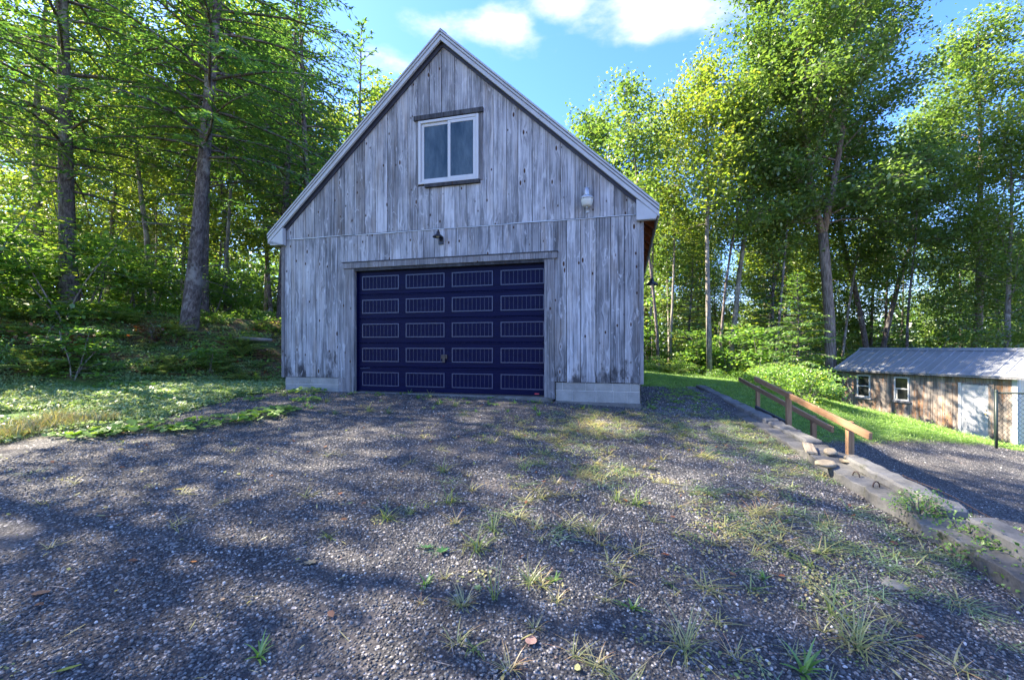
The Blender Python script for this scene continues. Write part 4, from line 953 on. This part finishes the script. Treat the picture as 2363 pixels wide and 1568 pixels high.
r = np.random.RandomState(88); n = 95000; az = np.radians(r.uniform(-75, 75, n)); rad = r.uniform(52, 72, n); hh = r.beta(1.1, 1.5, n)*(9+5*vnoise(az*9, az*0+3))
x, y = rad*np.sin(az), rad*np.cos(az); c = np.stack([x, y, zg(x, y)+hh], 1)
fw = link('far_wood', quads_mesh('far_wood', leaf_quads(c, rand_dirs(r, n, .6), up_normals(r, n, .8), r.uniform(.4, .9, n), r.uniform(.3, .6, n)), 4, 'leaf_oak', np.clip(.4+r.normal(size=n)*.2, 0, 1))); tag(fw, kind='stuff')

# understory ---------------------------------------------------------------------------------
V_['sap1'] = sapling(51, 2.6, 1.3, 1500, .13); V_['sap2'] = sapling(52, 1.7, 1.0, 1100, .12); V_['sap3'] = sapling(53, 3.6, 1.6, 2200, .13, 'under', 'bark_pale', 3)
V_['sapr'] = sapling(54, .9, .7, 420, .11, 'red_leaf', 'bark_pale', 3)
V_['bush1'] = bush(55, 1.35, 1.15, 2600, .10, 'under'); V_['bush2'] = bush(56, 1.0, .9, 1700, .085, 'weed')
SLOOK = {'sap1': 'middling ', 'sap2': 'knee-high ', 'sap3': 'tall ', 'bush1': 'broad ', 'bush2': 'rounded '}
def under_row(keys, n, fn, seed, label, name, grp, cat, smin=.7, smax=1.15):
    q = random.Random(seed)
    for i in range(n):
        x, y = fn(q, i/n); k = q.choice(keys); plant(name, V_[k], SF, SLOOK.get(k, '')+label, cat, x, y, q.uniform(0, 6.28), q.uniform(smin, smax), grp)
toe = lambda s, d: (-9.5+.8*s-.6*d, 7.5+.6*s+.8*d)        # s along the foot of the bank, d up it
under_row(['sap1', 'sap2', 'sap3', 'sap1'], 22, lambda q, t: (lambda a, d: toe(a, d+4.0 if 1.2 < a < 5.2 else d))(-5+10.5*t+q.uniform(-.5, .5), q.uniform(2.6, 6.5)), 1, 'leafy maple sapling growing on the shaded bank', 'maple_sapling', 'saplings on the bank', 'sapling')
under_row(['sap2', 'bush2'], 6, lambda q, t: toe(-5+10*t+q.uniform(-.4, .4), q.uniform(.2, 1.2)), 2, 'low leafy shrub at the foot of the bank', 'shrub', 'shrubs at the foot of the bank', 'shrub', .45, .75)
under_row(['sapr'], 5, lambda q, t: toe(-4+8.6*t+q.uniform(-.3, .3), q.uniform(.9, 2.6)), 3, 'small reddening seedling on the bank', 'seedling', 'reddening seedlings on the bank', 'seedling', .6, 1.0)
under_row(['sap1', 'sap3', 'sap2'], 18, lambda q, t: ((lambda x: (x, float(treeline(x))+q.uniform(.7, 4.2)))(2.5+13.*t)), 4, 'leafy maple sapling in the dim edge of the wood beyond the lawn', 'maple_sapling', 'saplings at the lawn edge', 'sapling', .8, 1.4)
under_row(['sap3', 'sap1'], 16, lambda q, t: ((lambda x: (x, float(treeline(x))+q.uniform(.2, 3.0)))(17.+12*t)), 5, 'bright leafy sapling behind the shed roof', 'maple_sapling', 'saplings behind the shed', 'sapling', 1.0, 1.5)
under_row(['bush2', 'sap2', 'bush1'], 12, lambda q, t: ((lambda x: (x, float(treeline(x))+q.uniform(.0, .8)))(2.5+10.*t)), 6, 'low shrub where the lawn meets the wood', 'shrub', 'shrubs at the lawn edge', 'shrub', .4, .6)
for (px, py, k, s, lab) in ((1800, 905, 'bush1', .6, 'pale green shrub below the bright hemlock sapling'), (1850, 925, 'bush1', .75, 'rounded green shrub between the pale shrub and the shed'),
                            (1905, 945, 'bush1', .85, 'dense green shrub pressed against the shed end'), (1885, 905, 'bush2', 1.15, 'bright green shrub at the foot of the forked oak')):
    p = Gp(px, py); plant('shrub', V_[k], SF, lab, 'shrub', p.x, p.y+.9, px, s)

# ferns ---------------------------------------------------------------------------------
def fern(seed, L, nf):
    r = np.random.RandomState(seed); C, D, N, Ls, W = [], [], [], [], []; T = MB()
    for k in range(nf):
        az = k*2*PI/nf+r.uniform(-.3, .3); el = math.radians(r.uniform(48, 72)); l = L*r.uniform(.7, 1.1)
        p = np.array(poly(r, (0, 0, 0), (math.cos(az)*math.cos(el), math.sin(az)*math.cos(el), math.sin(el)), l, 10, (math.cos(az)*.3, math.sin(az)*.3, -1.25), .02)); T.tube(p, [.005*(1-.7*i/10) for i in range(11)], 3, False)
        for q in range(20):
            f = (.12+.88*q/20)*10; i = min(9, int(f)); b = p[i]+(p[i+1]-p[i])*(f-i); d = unit(p[i+1]-p[i]); side = unit(np.cross(d, [0, 0, 1])); pl_ = l*.22*math.sin(PI*min(1, .12+.86*q/20))**.8
            for sgn in (-1, 1):
                dd = unit(side*sgn+d*.35+np.array([0, 0, -.15])+r.normal(size=3)*.06); C.append(b+dd*pl_*.5); D.append(dd); N.append(unit(np.cross(dd, np.cross([0, 0, 1], dd)))); Ls.append(pl_); W.append(l*.045)
    V = leaf_quads(np.array(C), np.array(D), np.array(N), np.array(Ls), np.array(W), .1)
    return T.mesh('stem', 'fern', True), quads_mesh('frond', V, 4, 'fern', np.clip(.45+r.normal(size=len(C))*.14+r.normal()*.1, 0, 1))
ferns = [fern(61, .75, 11), fern(62, .6, 9), fern(63, .9, 13)]
q = random.Random(9)
for i in range(56):
    t = i/56; x, y = toe(-4.5+10.0*t+q.uniform(-.3, .3), q.uniform(.2, 3.6)); plant('fern', q.choice(ferns), ('stem', 'frond'), 'yellow-green fern clump on the bank beside the verge', 'fern', x, y, q.uniform(0, 6), q.uniform(.6, 1.1), 'ferns on the bank')
for i, (px, py) in enumerate(((1496, 852), (1512, 856), (1530, 858), (1555, 860))):
    p = Gp(px, py+4); plant('fern', ferns[i % 3], ('stem', 'frond'), 'pale fern at the lawn edge past the garage corner', 'fern', p.x+.3, min(p.y, 18.5), i, 1.15, 'ferns by the lawn')

# ------------------------------------------------------------------ scattered ground pieces
def scatter(name, pts, rots, scl, idx, meshes, label=None, parent=None):
    coll = bpy.data.collections.new(name+'_pieces')
    for i, me in enumerate(meshes):
        o = bpy.data.objects.new('%s_piece_%02d' % (name, i), me); coll.objects.link(o)
    me = bpy.data.meshes.new(name); n = len(pts); me.vertices.add(n); me.vertices.foreach_set('co', np.asarray(pts, np.float32).ravel())
    a = me.attributes.new('rot', 'FLOAT_VECTOR', 'POINT'); a.data.foreach_set('vector', np.asarray(rots, np.float32).ravel())
    a = me.attributes.new('scl', 'FLOAT_VECTOR', 'POINT'); a.data.foreach_set('vector', np.asarray(scl, np.float32).ravel())
    a = me.attributes.new('idx', 'INT', 'POINT'); a.data.foreach_set('value', np.asarray(idx, np.int32))
    o = link(name, me, parent); ng = bpy.data.node_groups.new(name, 'GeometryNodeTree')
    ng.interface.new_socket('Geometry', in_out='INPUT', socket_type='NodeSocketGeometry'); ng.interface.new_socket('Geometry', in_out='OUTPUT', socket_type='NodeSocketGeometry')
    N = ng.nodes.new; gi, go = N('NodeGroupInput'), N('NodeGroupOutput'); ip = N('GeometryNodeInstanceOnPoints'); ci = N('GeometryNodeCollectionInfo')
    ci.inputs['Collection'].default_value = coll; ci.inputs['Separate Children'].default_value = True; ci.inputs['Reset Children'].default_value = True
    def at(nm, ty):
        x = N('GeometryNodeInputNamedAttribute'); x.data_type = ty; x.inputs['Name'].default_value = nm; return x.outputs['Attribute']
    L = ng.links.new; L(gi.outputs[0], ip.inputs['Points']); L(ci.outputs[0], ip.inputs['Instance']); ip.inputs['Pick Instance'].default_value = True
    L(at('idx', 'INT'), ip.inputs['Instance Index']); L(at('scl', 'FLOAT_VECTOR'), ip.inputs['Scale'])
    er = N('FunctionNodeEulerToRotation'); L(at('rot', 'FLOAT_VECTOR'), er.inputs[0]); L(er.outputs[0], ip.inputs['Rotation'])
    L(ip.outputs[0], go.inputs[0]); md = o.modifiers.new('scatter', 'NODES'); md.node_group = ng
    return tag(o, label, None, None, 'stuff')
def stone_mesh(seed):
    bm = bmesh.new(); bmesh.ops.create_icosphere(bm, subdivisions=1, radius=.5); r = np.random.RandomState(seed)
    for v in bm.verts: v.co = Vector((v.co.x*r.uniform(.75, 1.15), v.co.y*r.uniform(.7, 1.1)*.85, v.co.z*r.uniform(.7, 1.1)*.62))
    me = bpy.data.meshes.new('stone'); bm.to_mesh(me); bm.free(); me.materials.append(M['stone']); return me
stones = [stone_mesh(100+i) for i in range(8)]
R_ = np.random.RandomState(77)
def sample(n, x0, x1, y0, y1): return R_.uniform(x0, x1, n), R_.uniform(y0, y1, n)
P, SC = [], []
for (n, x0, x1, y0, y1, s0, s1) in ((34000, -3.2, 3.4, 1.3, 3.2, .010, .030), (30000, -5.2, 3.6, 3.2, 5.2, .012, .031), (18000, -6.2, 4.0, 5.2, 9.3, .014, .034), (5000, 2.0, 4.2, 7.2, 10.8, .017, .038)):
    x, y = sample(n, x0, x1, y0, y1); k = (region(x, y) == 0) | (R_.rand(n) < .10)
    k &= R_.rand(n) < .45+.75*ss(-.22, .12, vnoise(x*.8+31, y*.8)+.5*vnoise(x*2.3, y*2.3+11))
    k &= (x < xwall(y)-.01) & (np.abs(x)/np.maximum(y, .1) < 1.35) & (y < np.where(x < 2.0, 8.4+(-x-1.2)*.26, 11)); x, y = x[k], y[k]
    s = s0+(s1-s0)*R_.beta(1.3, 3.2, len(x)); P.append(np.stack([x, y, z_upper(x, y)+s*.12], 1)); SC.append(s)
P = np.concatenate(P); SC = np.concatenate(SC); n = len(P)
scatter('gravel', P, np.stack([R_.normal(0, .35, n), R_.normal(0, .35, n), R_.uniform(0, 6.28, n)], 1), SC[:, None]*np.ones(3), R_.randint(0, 8, n), stones)
x, y = sample(16000, 3.6, 15, 1.5, 12.5); k = (region(x, y) == 4) & (x > xwall(y)+.55); x, y = x[k], y[k]; n = len(x); s = .018+.03*R_.beta(1.3, 3, n)
scatter('lower_gravel', np.stack([x, y, z_lower(x, y)+s*.1], 1), np.stack([R_.normal(0, .3, n), R_.normal(0, .3, n), R_.uniform(0, 6.28, n)], 1), s[:, None]*np.ones(3), R_.randint(0, 8, n), stones)

def blades(seed, n, L, W, spread, el0, el1, mat, name='blade', bend=.9, tshift=0.):
    r = np.random.RandomState(seed); Q = []; tt = []
    for k in range(n):
        az = r.uniform(0, 2*PI); el = math.radians(r.uniform(el0, el1)); l = L*r.uniform(.5, 1.15); b = np.array([r.normal()*spread, r.normal()*spread, -.005])
        p = np.array(poly(r, b, (math.cos(az)*math.cos(el), math.sin(az)*math.cos(el), math.sin(el)), l, 4, (math.cos(az)*.3, math.sin(az)*.3, -bend), .05)); sd = np.array([-math.sin(az), math.cos(az), 0])
        w = W*r.uniform(.7, 1.3)*np.array([.7, 1, .85, .55, .08]); t = np.clip(.45+tshift+r.normal()*.2, 0, 1)
        for i in range(4): Q.append([p[i]-sd*w[i]/2, p[i]+sd*w[i]/2, p[i+1]+sd*w[i+1]/2, p[i+1]-sd*w[i+1]/2]); tt.append(np.clip(t+.1*(i-1.5), 0, 1))
    return quads_mesh(name, np.array(Q).reshape(-1, 3), 4, mat, tt)
def leafpatch(seed, n, rad, H, ls, mat, name='patch'):
    r = np.random.RandomState(seed); a = r.uniform(0, 2*PI, n); q_ = rad*np.sqrt(r.uniform(0, 1, n)); c = np.stack([q_*np.cos(a), q_*np.sin(a), H*r.uniform(.1, 1, n)*(1-.6*q_/rad)], 1)
    V = hexleaf(c, rand_dirs(r, n, .3), up_normals(r, n, .4), ls*r.uniform(.6, 1.3, n), ls*.8*r.uniform(.7, 1.2, n)); return quads_mesh(name, V, 6, mat, np.clip(.45+r.normal(size=n)*.18, 0, 1))
# grass verge
vm_ = [leafpatch(71, 60, .22, .07, .035, 'clover'), leafpatch(72, 50, .2, .09, .045, 'clover'), blades(73, 34, .12, .006, .09, 35, 85, 'grass', 'tuft'), blades(74, 26, .2, .006, .07, 50, 88, 'dry', 'tuft'), leafpatch(75, 40, .18, .06, .03, 'weed')]
x, y = sample(26000, -16, -4.3, 2.0, 13); rg_ = region(x, y); k = (rg_ == 1) | ((rg_ == 2) & (R_.rand(len(x)) < .25)); k &= (vnoise(x*1.3, y*1.3) > -.3); x, y = x[k], y[k]; n = len(x)
pn_ = vnoise(x*.7+3, y*.7); idx = np.where((x < -5.6) & (y < 6.3) & (pn_ > -.1), R_.choice([2, 3, 3, 0], n), np.where(pn_ < -.12, R_.choice([0, 1, 4], n), R_.choice([0, 0, 1, 2, 2], n)))
s = R_.uniform(.6, 1.25, n); scatter('verge_grass', np.stack([x, y, zg(x, y)], 1), np.stack([R_.normal(0, .1, n), R_.normal(0, .1, n), R_.uniform(0, 6.28, n)], 1), s[:, None]*np.ones(3), idx, vm_)
# lawn
lm_ = [blades(76, 40, .07, .007, .13, 45, 85, 'lawn', 'turf'), blades(77, 40, .06, .007, .14, 40, 85, 'lawn', 'turf'), leafpatch(78, 30, .18, .03, .03, 'lawn')]
x, y = sample(36000, 1.5, 20, 9.8, 24.5); k = (region(x, y) == 3) & ((x > 3) | (y > 12)); x, y = x[k], y[k]; n = len(x)
s = R_.uniform(.6, 1.1, n); scatter('lawn_grass', np.stack([x, y, zg(x, y)], 1), np.stack([R_.normal(0, .1, n), R_.normal(0, .1, n), R_.uniform(0, 6.28, n)], 1), s[:, None]*np.ones(3), R_.choice([0, 1, 1, 0, 2], n), lm_)
# leaf litter and small plants under the trees
fm2 = [leafpatch(81, 26, .3, .12, .07, 'under'), leafpatch(82, 22, .3, .05, .07, 'red_leaf'), leafpatch(83, 30, .26, .16, .055, 'weed'), leafpatch(84, 30, .3, .22, .07, 'under')]
x, y = sample(9000, -18, 18, 6, 26); k = (region(x, y) == 2) & ((x < -4.5) | (x > 1.5)); x, y = x[k], y[k]; n = len(x); s = R_.uniform(.6, 1.3, n)
scatter('undergrowth', np.stack([x, y, zg(x, y)], 1), np.stack([R_.normal(0, .12, n), R_.normal(0, .12, n), R_.uniform(0, 6.28, n)], 1), s[:, None]*np.ones(3), R_.choice([0, 0, 1, 2, 3, 3], n), fm2)
# crabgrass and seedlings creeping over the gravel
wm_ = [blades(91, 16, .13, .004, .012, 4, 35, 'dry', 'creeper', .35), blades(92, 14, .10, .005, .012, 8, 50, 'grass', 'creeper', .4), leafpatch(93, 26, .07, .012, .014, 'dry'), leafpatch(94, 30, .08, .015, .013, 'grass'), blades(95, 10, .09, .006, .01, 20, 60, 'weed', 'creeper', .6), leafpatch(96, 12, .06, .02, .03, 'weed'), blades(97, 20, .16, .0035, .03, 2, 20, 'clover', 'creeper', .2)]
x, y = sample(14000, -5.5, 3.9, 1.6, 10.2); k = (region(x, y) == 0) & (x < xwall(y)-.03) & (y < np.where(x < 2.1, 8.25+(-x-1.3)*.26, 11)); x, y = x[k], y[k]
den = ss(-1.6, 1.4, x-.10*(6-y))*ss(8.2, 5.6, y-np.maximum(x-1.8, 0)*2)*.9*(vnoise(x*1.1+7, y*.9)+vnoise(x*3.1, y*2.7)*.6+.5)
den = np.maximum(den-.10, 0)*1.15*ss(1.0, 3.0, y)+.012+.22*ss(.55, .0, np.abs(x-xbound(y)))+.10*ss(1.0, .1, 8.3+(-x-1.3)*.26-y)*(x < 2.2)
k = R_.rand(len(x)) < den; x, y, = x[k], y[k]; n = len(x); edge = (np.abs(x-xbound(y)) < .6) | (y > 7.3)
idx = np.where(edge, R_.choice([1, 4, 4, 5, 5], n), np.where(x > 2.3, R_.choice([6, 6, 3, 1, 0], n), R_.choice([0, 0, 2, 2, 3, 1, 6, 0], n)))
s = R_.uniform(.7, 1.7, n); scatter('creeping_weeds', np.stack([x, y, z_upper(x, y)+.006], 1), np.stack([R_.normal(0, .06, n), R_.normal(0, .06, n), R_.uniform(0, 6.28, n)], 1), s[:, None]*np.ones(3), idx, wm_)

def litter_mesh(seed, col, L, W):
    r = np.random.RandomState(seed); return quads_mesh('litter', hexleaf(np.zeros((1, 3)), np.array([[1., .1, 0]]), np.array([[.1, .2, 1.]]), np.array([L]), np.array([W])), 6, col, [r.uniform(.3, .9)])
lt_ = [litter_mesh(1, 'red_leaf', .05, .03), litter_mesh(2, 'dry', .06, .012), litter_mesh(3, 'dry', .09, .005), litter_mesh(4, 'fern', .045, .03), litter_mesh(5, 'dead', .12, .005)]
x, y = sample(900, -6, 3.8, 1.7, 9); k = (region(x, y) == 0) & (x < xwall(y)-.05) & (y < 8.2+(-x-1.3)*.26); x, y = x[k], y[k]; n = len(x); s = R_.uniform(.5, 1.2, n)
scatter('leaf_litter', np.stack([x, y, z_upper(x, y)+.014], 1), np.stack([R_.normal(0, .25, n), R_.normal(0, .25, n), R_.uniform(0, 6.28, n)], 1), s[:, None]*np.ones(3), R_.choice([0, 1, 2, 2, 3, 4, 4], n), lt_)

# ------------------------------------------------------------------ single tufts, weeds, fallen leaves
tufts = {'a': blades(201, 44, .34, .007, .03, 25, 82, 'dry', 'blades', .8), 'b': blades(202, 30, .26, .009, .02, 20, 80, 'grass', 'blades', .8), 'c': blades(203, 9, .36, .008, .015, 60, 86, 'grass', 'blades', .4, .25),
         'd': blades(204, 24, .17, .006, .015, 10, 60, 'dry', 'blades', .5, .2), 'e': blades(205, 14, .14, .016, .01, 25, 75, 'weed', 'blades', .7)}
def tuft(px, py, k, s, label, group=None):
    p = Gp(px, py); o = link('grass_tuft', tufts[k]); o.location = p; o.rotation_euler = (0, 0, px*.7); o.scale = (s, s, s); return tag(o, label, 'grass tuft', group)
tuft(1975, 1490, 'a', .85, 'largest yellow-green grass tuft with long arching blades in the gravel')
tuft(1935, 1425, 'b', .95, 'thin grey-green grass tuft just uphill of the largest yellow tuft')
tuft(1580, 1500, 'a', .75, 'straggly reddish grass tuft in the gravel with dry spreading blades')
tuft(1140, 1385, 'c', .75, 'tall wispy grass shoots standing alone in the gravel')
tuft(895, 1200, 'b', .75, 'bushy green tuft alone on the gravel well before the door')
tuft(1360, 1230, 'a', .7, 'upright pink-stemmed grass clump in the middle of the gravel')
tuft(1470, 1165, 'b', .9, 'soft green grass clump above the pink-stemmed one')
tuft(1850, 1548, 'e', 1.1, 'broad-bladed grass tuft beside the frame bottom')
tuft(2020, 1120, 'b', .6, 'fresh green grass sprouting beside the tan rocks')
tuft(980, 1352, 'e', .6, 'bright green dandelion shoot sticking up from the gravel', None)
tuft(1462, 1405, 'e', .7, 'green rosette weed between two grass clumps', None)
tuft(1280, 1345, 'e', .55, 'small green rosette beside a dry curled stem', None)
tuft(1765, 1340, 'e', .6, 'green weed shoot uphill of the grey-green tuft', None)
tuft(595, 1520, 'e', .7, 'lone spidery green sprout on the bare gravel', None)
q = random.Random(14)
for i in range(46):
    px = q.uniform(950, 2050); py = q.uniform(1010, 1560)
    if px > 1500+(py-950)*1.05: px = q.uniform(900, 1500)
    tuft(px, py, q.choice('ddbdd'), q.uniform(.45, .95), 'small dry grass tuft growing out of the gravel', 'small tufts in the gravel')
for i in range(26):
    px = q.uniform(700, 1500); py = q.uniform(905, 960) if px > 820 else q.uniform(925, 960)
    tuft(px, py, q.choice('eeb'), q.uniform(.6, 1.0), 'small bright weed sprouting before the garage door', 'weeds before the garage')
# bright leafy weeds by the wall, coltsfoot at the drive edge
bw = [bush(211, .32, .24, 520, .042, 'weed'), bush(212, .26, .30, 620, .04, 'weed'), bush(213, .30, .34, 700, .045, 'weed')]
for (px, py, k, s, lab) in ((2112, 1150, 0, .62, 'small bright weed growing on top of the concrete ledge'), (2165, 1205, 1, .72, 'bright leafy weed at a break in the wall'), (2235, 1262, 1, .75, 'spreading bright weed against the wall face'), (2305, 1298, 2, .72, 'bright weed mat below the curb block'), (2350, 1335, 2, .72, 'bright leafy weed cut by the frame edge')):
    p = Gp(px, py); zz = p.z
    if k == 0: p = Vector(wp(3.55, .08, 0)); zz = p.z
    plant('leafy_weed', bw[k], SF, lab, 'weed', p.x, p.y, px, s, None, zz)
def coltsfoot(seed, n, rad):
    r = np.random.RandomState(seed); T = MB(); a = r.uniform(0, 2*PI, n); q_ = rad*np.sqrt(r.uniform(.02, 1, n)); c = np.stack([q_*np.cos(a), q_*np.sin(a), .05+.09*r.uniform(0, 1, n)*(1.2-q_/rad)], 1)
    for p in c: T.tube([(p[0]*.4, p[1]*.4, 0), tuple(p)], .003, 3, False)
    d = unit(c*np.array([1, 1, 0])+r.normal(size=(n, 3))*.05); nn = up_normals(r, n, .3); s = np.cross(d, nn); L = .10*r.uniform(.6, 1.3, n)[:, None]
    V = np.stack([c+L*(d*math.cos(t)*(1 if k else .55)+s*math.sin(t))*.55+nn*L*.08*(k % 2) for k, t in enumerate(np.linspace(PI, -PI, 9)[:8])], 1).reshape(-1, 3)
    return T.mesh('stem', 'clover', True), quads_mesh('leaf', V, 8, 'weed', np.clip(.5+r.normal(size=n)*.16, 0, 1))
cf = [coltsfoot(221, 34, .34), coltsfoot(222, 24, .26), coltsfoot(223, 42, .42)]
q = random.Random(21)
spots_ = [(720, 905), (690, 930), (640, 958), (615, 950), (580, 962), (545, 972), (520, 958), (495, 975), (470, 965), (440, 985), (400, 992), (365, 985), (335, 1000), (300, 990), (260, 1003), (235, 1012), (190, 1005), (150, 1020), (330, 905), (280, 915), (240, 900), (380, 925), (205, 930), (600, 935)]
for i, (px, py) in enumerate(spots_):
    p = Gp(px+q.uniform(-18, 18), py+q.uniform(-16, 8)); plant('broadleaf_weed', q.choice(cf), SF[:1]+('leaf',), 'clump of round-leaved weeds along the edge of the gravel' if i < 18 else 'clump of round-leaved weeds out in the grassy verge', 'weed', p.x, p.y, q.uniform(0, 6), q.uniform(.35, .95), 'round-leaved weeds at the gravel edge' if i < 18 else 'round-leaved weeds in the verge')
def fallen(px, py, label, col, L, W, rz, kind='oval', curl=.15):
    p = Gp(px, py); m = MB(); n = 14
    prof = []
    for i in range(n):
        a = 2*PI*i/n; rr = 1.0 if kind == 'oval' else (1.0 if i % 2 == 0 else .52)*(1.0 if abs(math.sin(a)) < .9 else .85)
        if kind == 'oval': x_, y_ = math.cos(a)*L/2, math.sin(a)*W/2*(1-.35*math.cos(a))
        else: x_, y_ = math.cos(a)*rr*L/2, math.sin(a)*rr*W/2
        prof.append((x_, y_, .012+curl*(abs(y_)+.3*abs(x_))))
    vs = [(0, 0, .014)]+prof; vs2 = [(a_, b_, c_-.0012) for a_, b_, c_ in vs]
    m.add(vs, [(0, i+1, (i+1) % n+1) for i in range(n)]); m.add(vs2, [(0, (i+1) % n+1, i+1) for i in range(n)])
    m.tube([(-L*.45, 0, .016), (-L*.75, L*.06, .012)], .0016, 4)
    o = m.build('fallen_leaf', col); o.location = p; o.rotation_euler = (0, 0, rz); return tag(o, label, 'leaf')
for nm_, c_ in (('l_tan', (.36, .27, .15)), ('l_brown', (.22, .12, .07)), ('l_green', (.06, .16, .05)), ('l_pale', (.22, .30, .13)), ('l_yel', (.32, .30, .05)), ('l_pink', (.40, .24, .19)), ('l_orange', (.42, .17, .05))):
    M[nm_] = mat_simple(nm_, c_, .7, .2, .3, 25, .2)
fallen(717, 1302, 'tan star-shaped maple leaf on the sunlit gravel', 'l_tan', .085, .085, .5, 'star')
fallen(95, 1376, 'oval brown dead leaf near the frame edge', 'l_brown', .075, .045, .3)
fallen(160, 1553, 'narrow yellow-green leaf at the frame bottom', 'l_yel', .075, .02, .6)
fallen(1022, 1277, 'torn green maple leaf by a reddish grass clump', 'l_green', .10, .09, 1.0, 'star', .4)
fallen(985, 1268, 'dark green folded leaf next to the torn maple leaf', 'l_green', .09, .06, .2, 'star', .5)
fallen(1102, 1364, 'pale green lobed leaf lying flat on the gravel', 'l_pale', .065, .06, 2.0, 'star')
fallen(1226, 1486, 'pinkish dry leaf in the stony part of the gravel', 'l_pink', .06, .05, 1.3)
fallen(448, 1302, 'small orange leaf on the lit gravel patch', 'l_orange', .03, .018, .2)
fallen(808, 1164, 'tiny pale leaf at the upper edge of the lit gravel', 'l_pale', .05, .03, .9, 'star')
fallen(415, 1133, 'yellowed leaf sliver on the shaded gravel', 'l_yel', .06, .02, .3)
fallen(1690, 1330, 'brown leaf caught in creeping weeds', 'l_brown', .05, .03, 1.9)
st = Gp(258, 1196); o = MB().tube([(-.09, 0, .01), (-.03, .012, .014), (.04, .03, .018), (.09, .062, .02)], [.003, .005, .006, .003], 6).build('stick', 'rust'); o.location = st; tag(o, 'short dark broken stick on the gravel', 'stick')
o = MB().tube([(-.9, .0, .05), (0, .1, .1), (.8, .0, .06)], [.04, .055, .04], 8).build('fallen_log', 'dead', None, True); o.location = Gp(560, 790); tag(o, 'pale fallen branch below the leaning bare trunk', 'log')
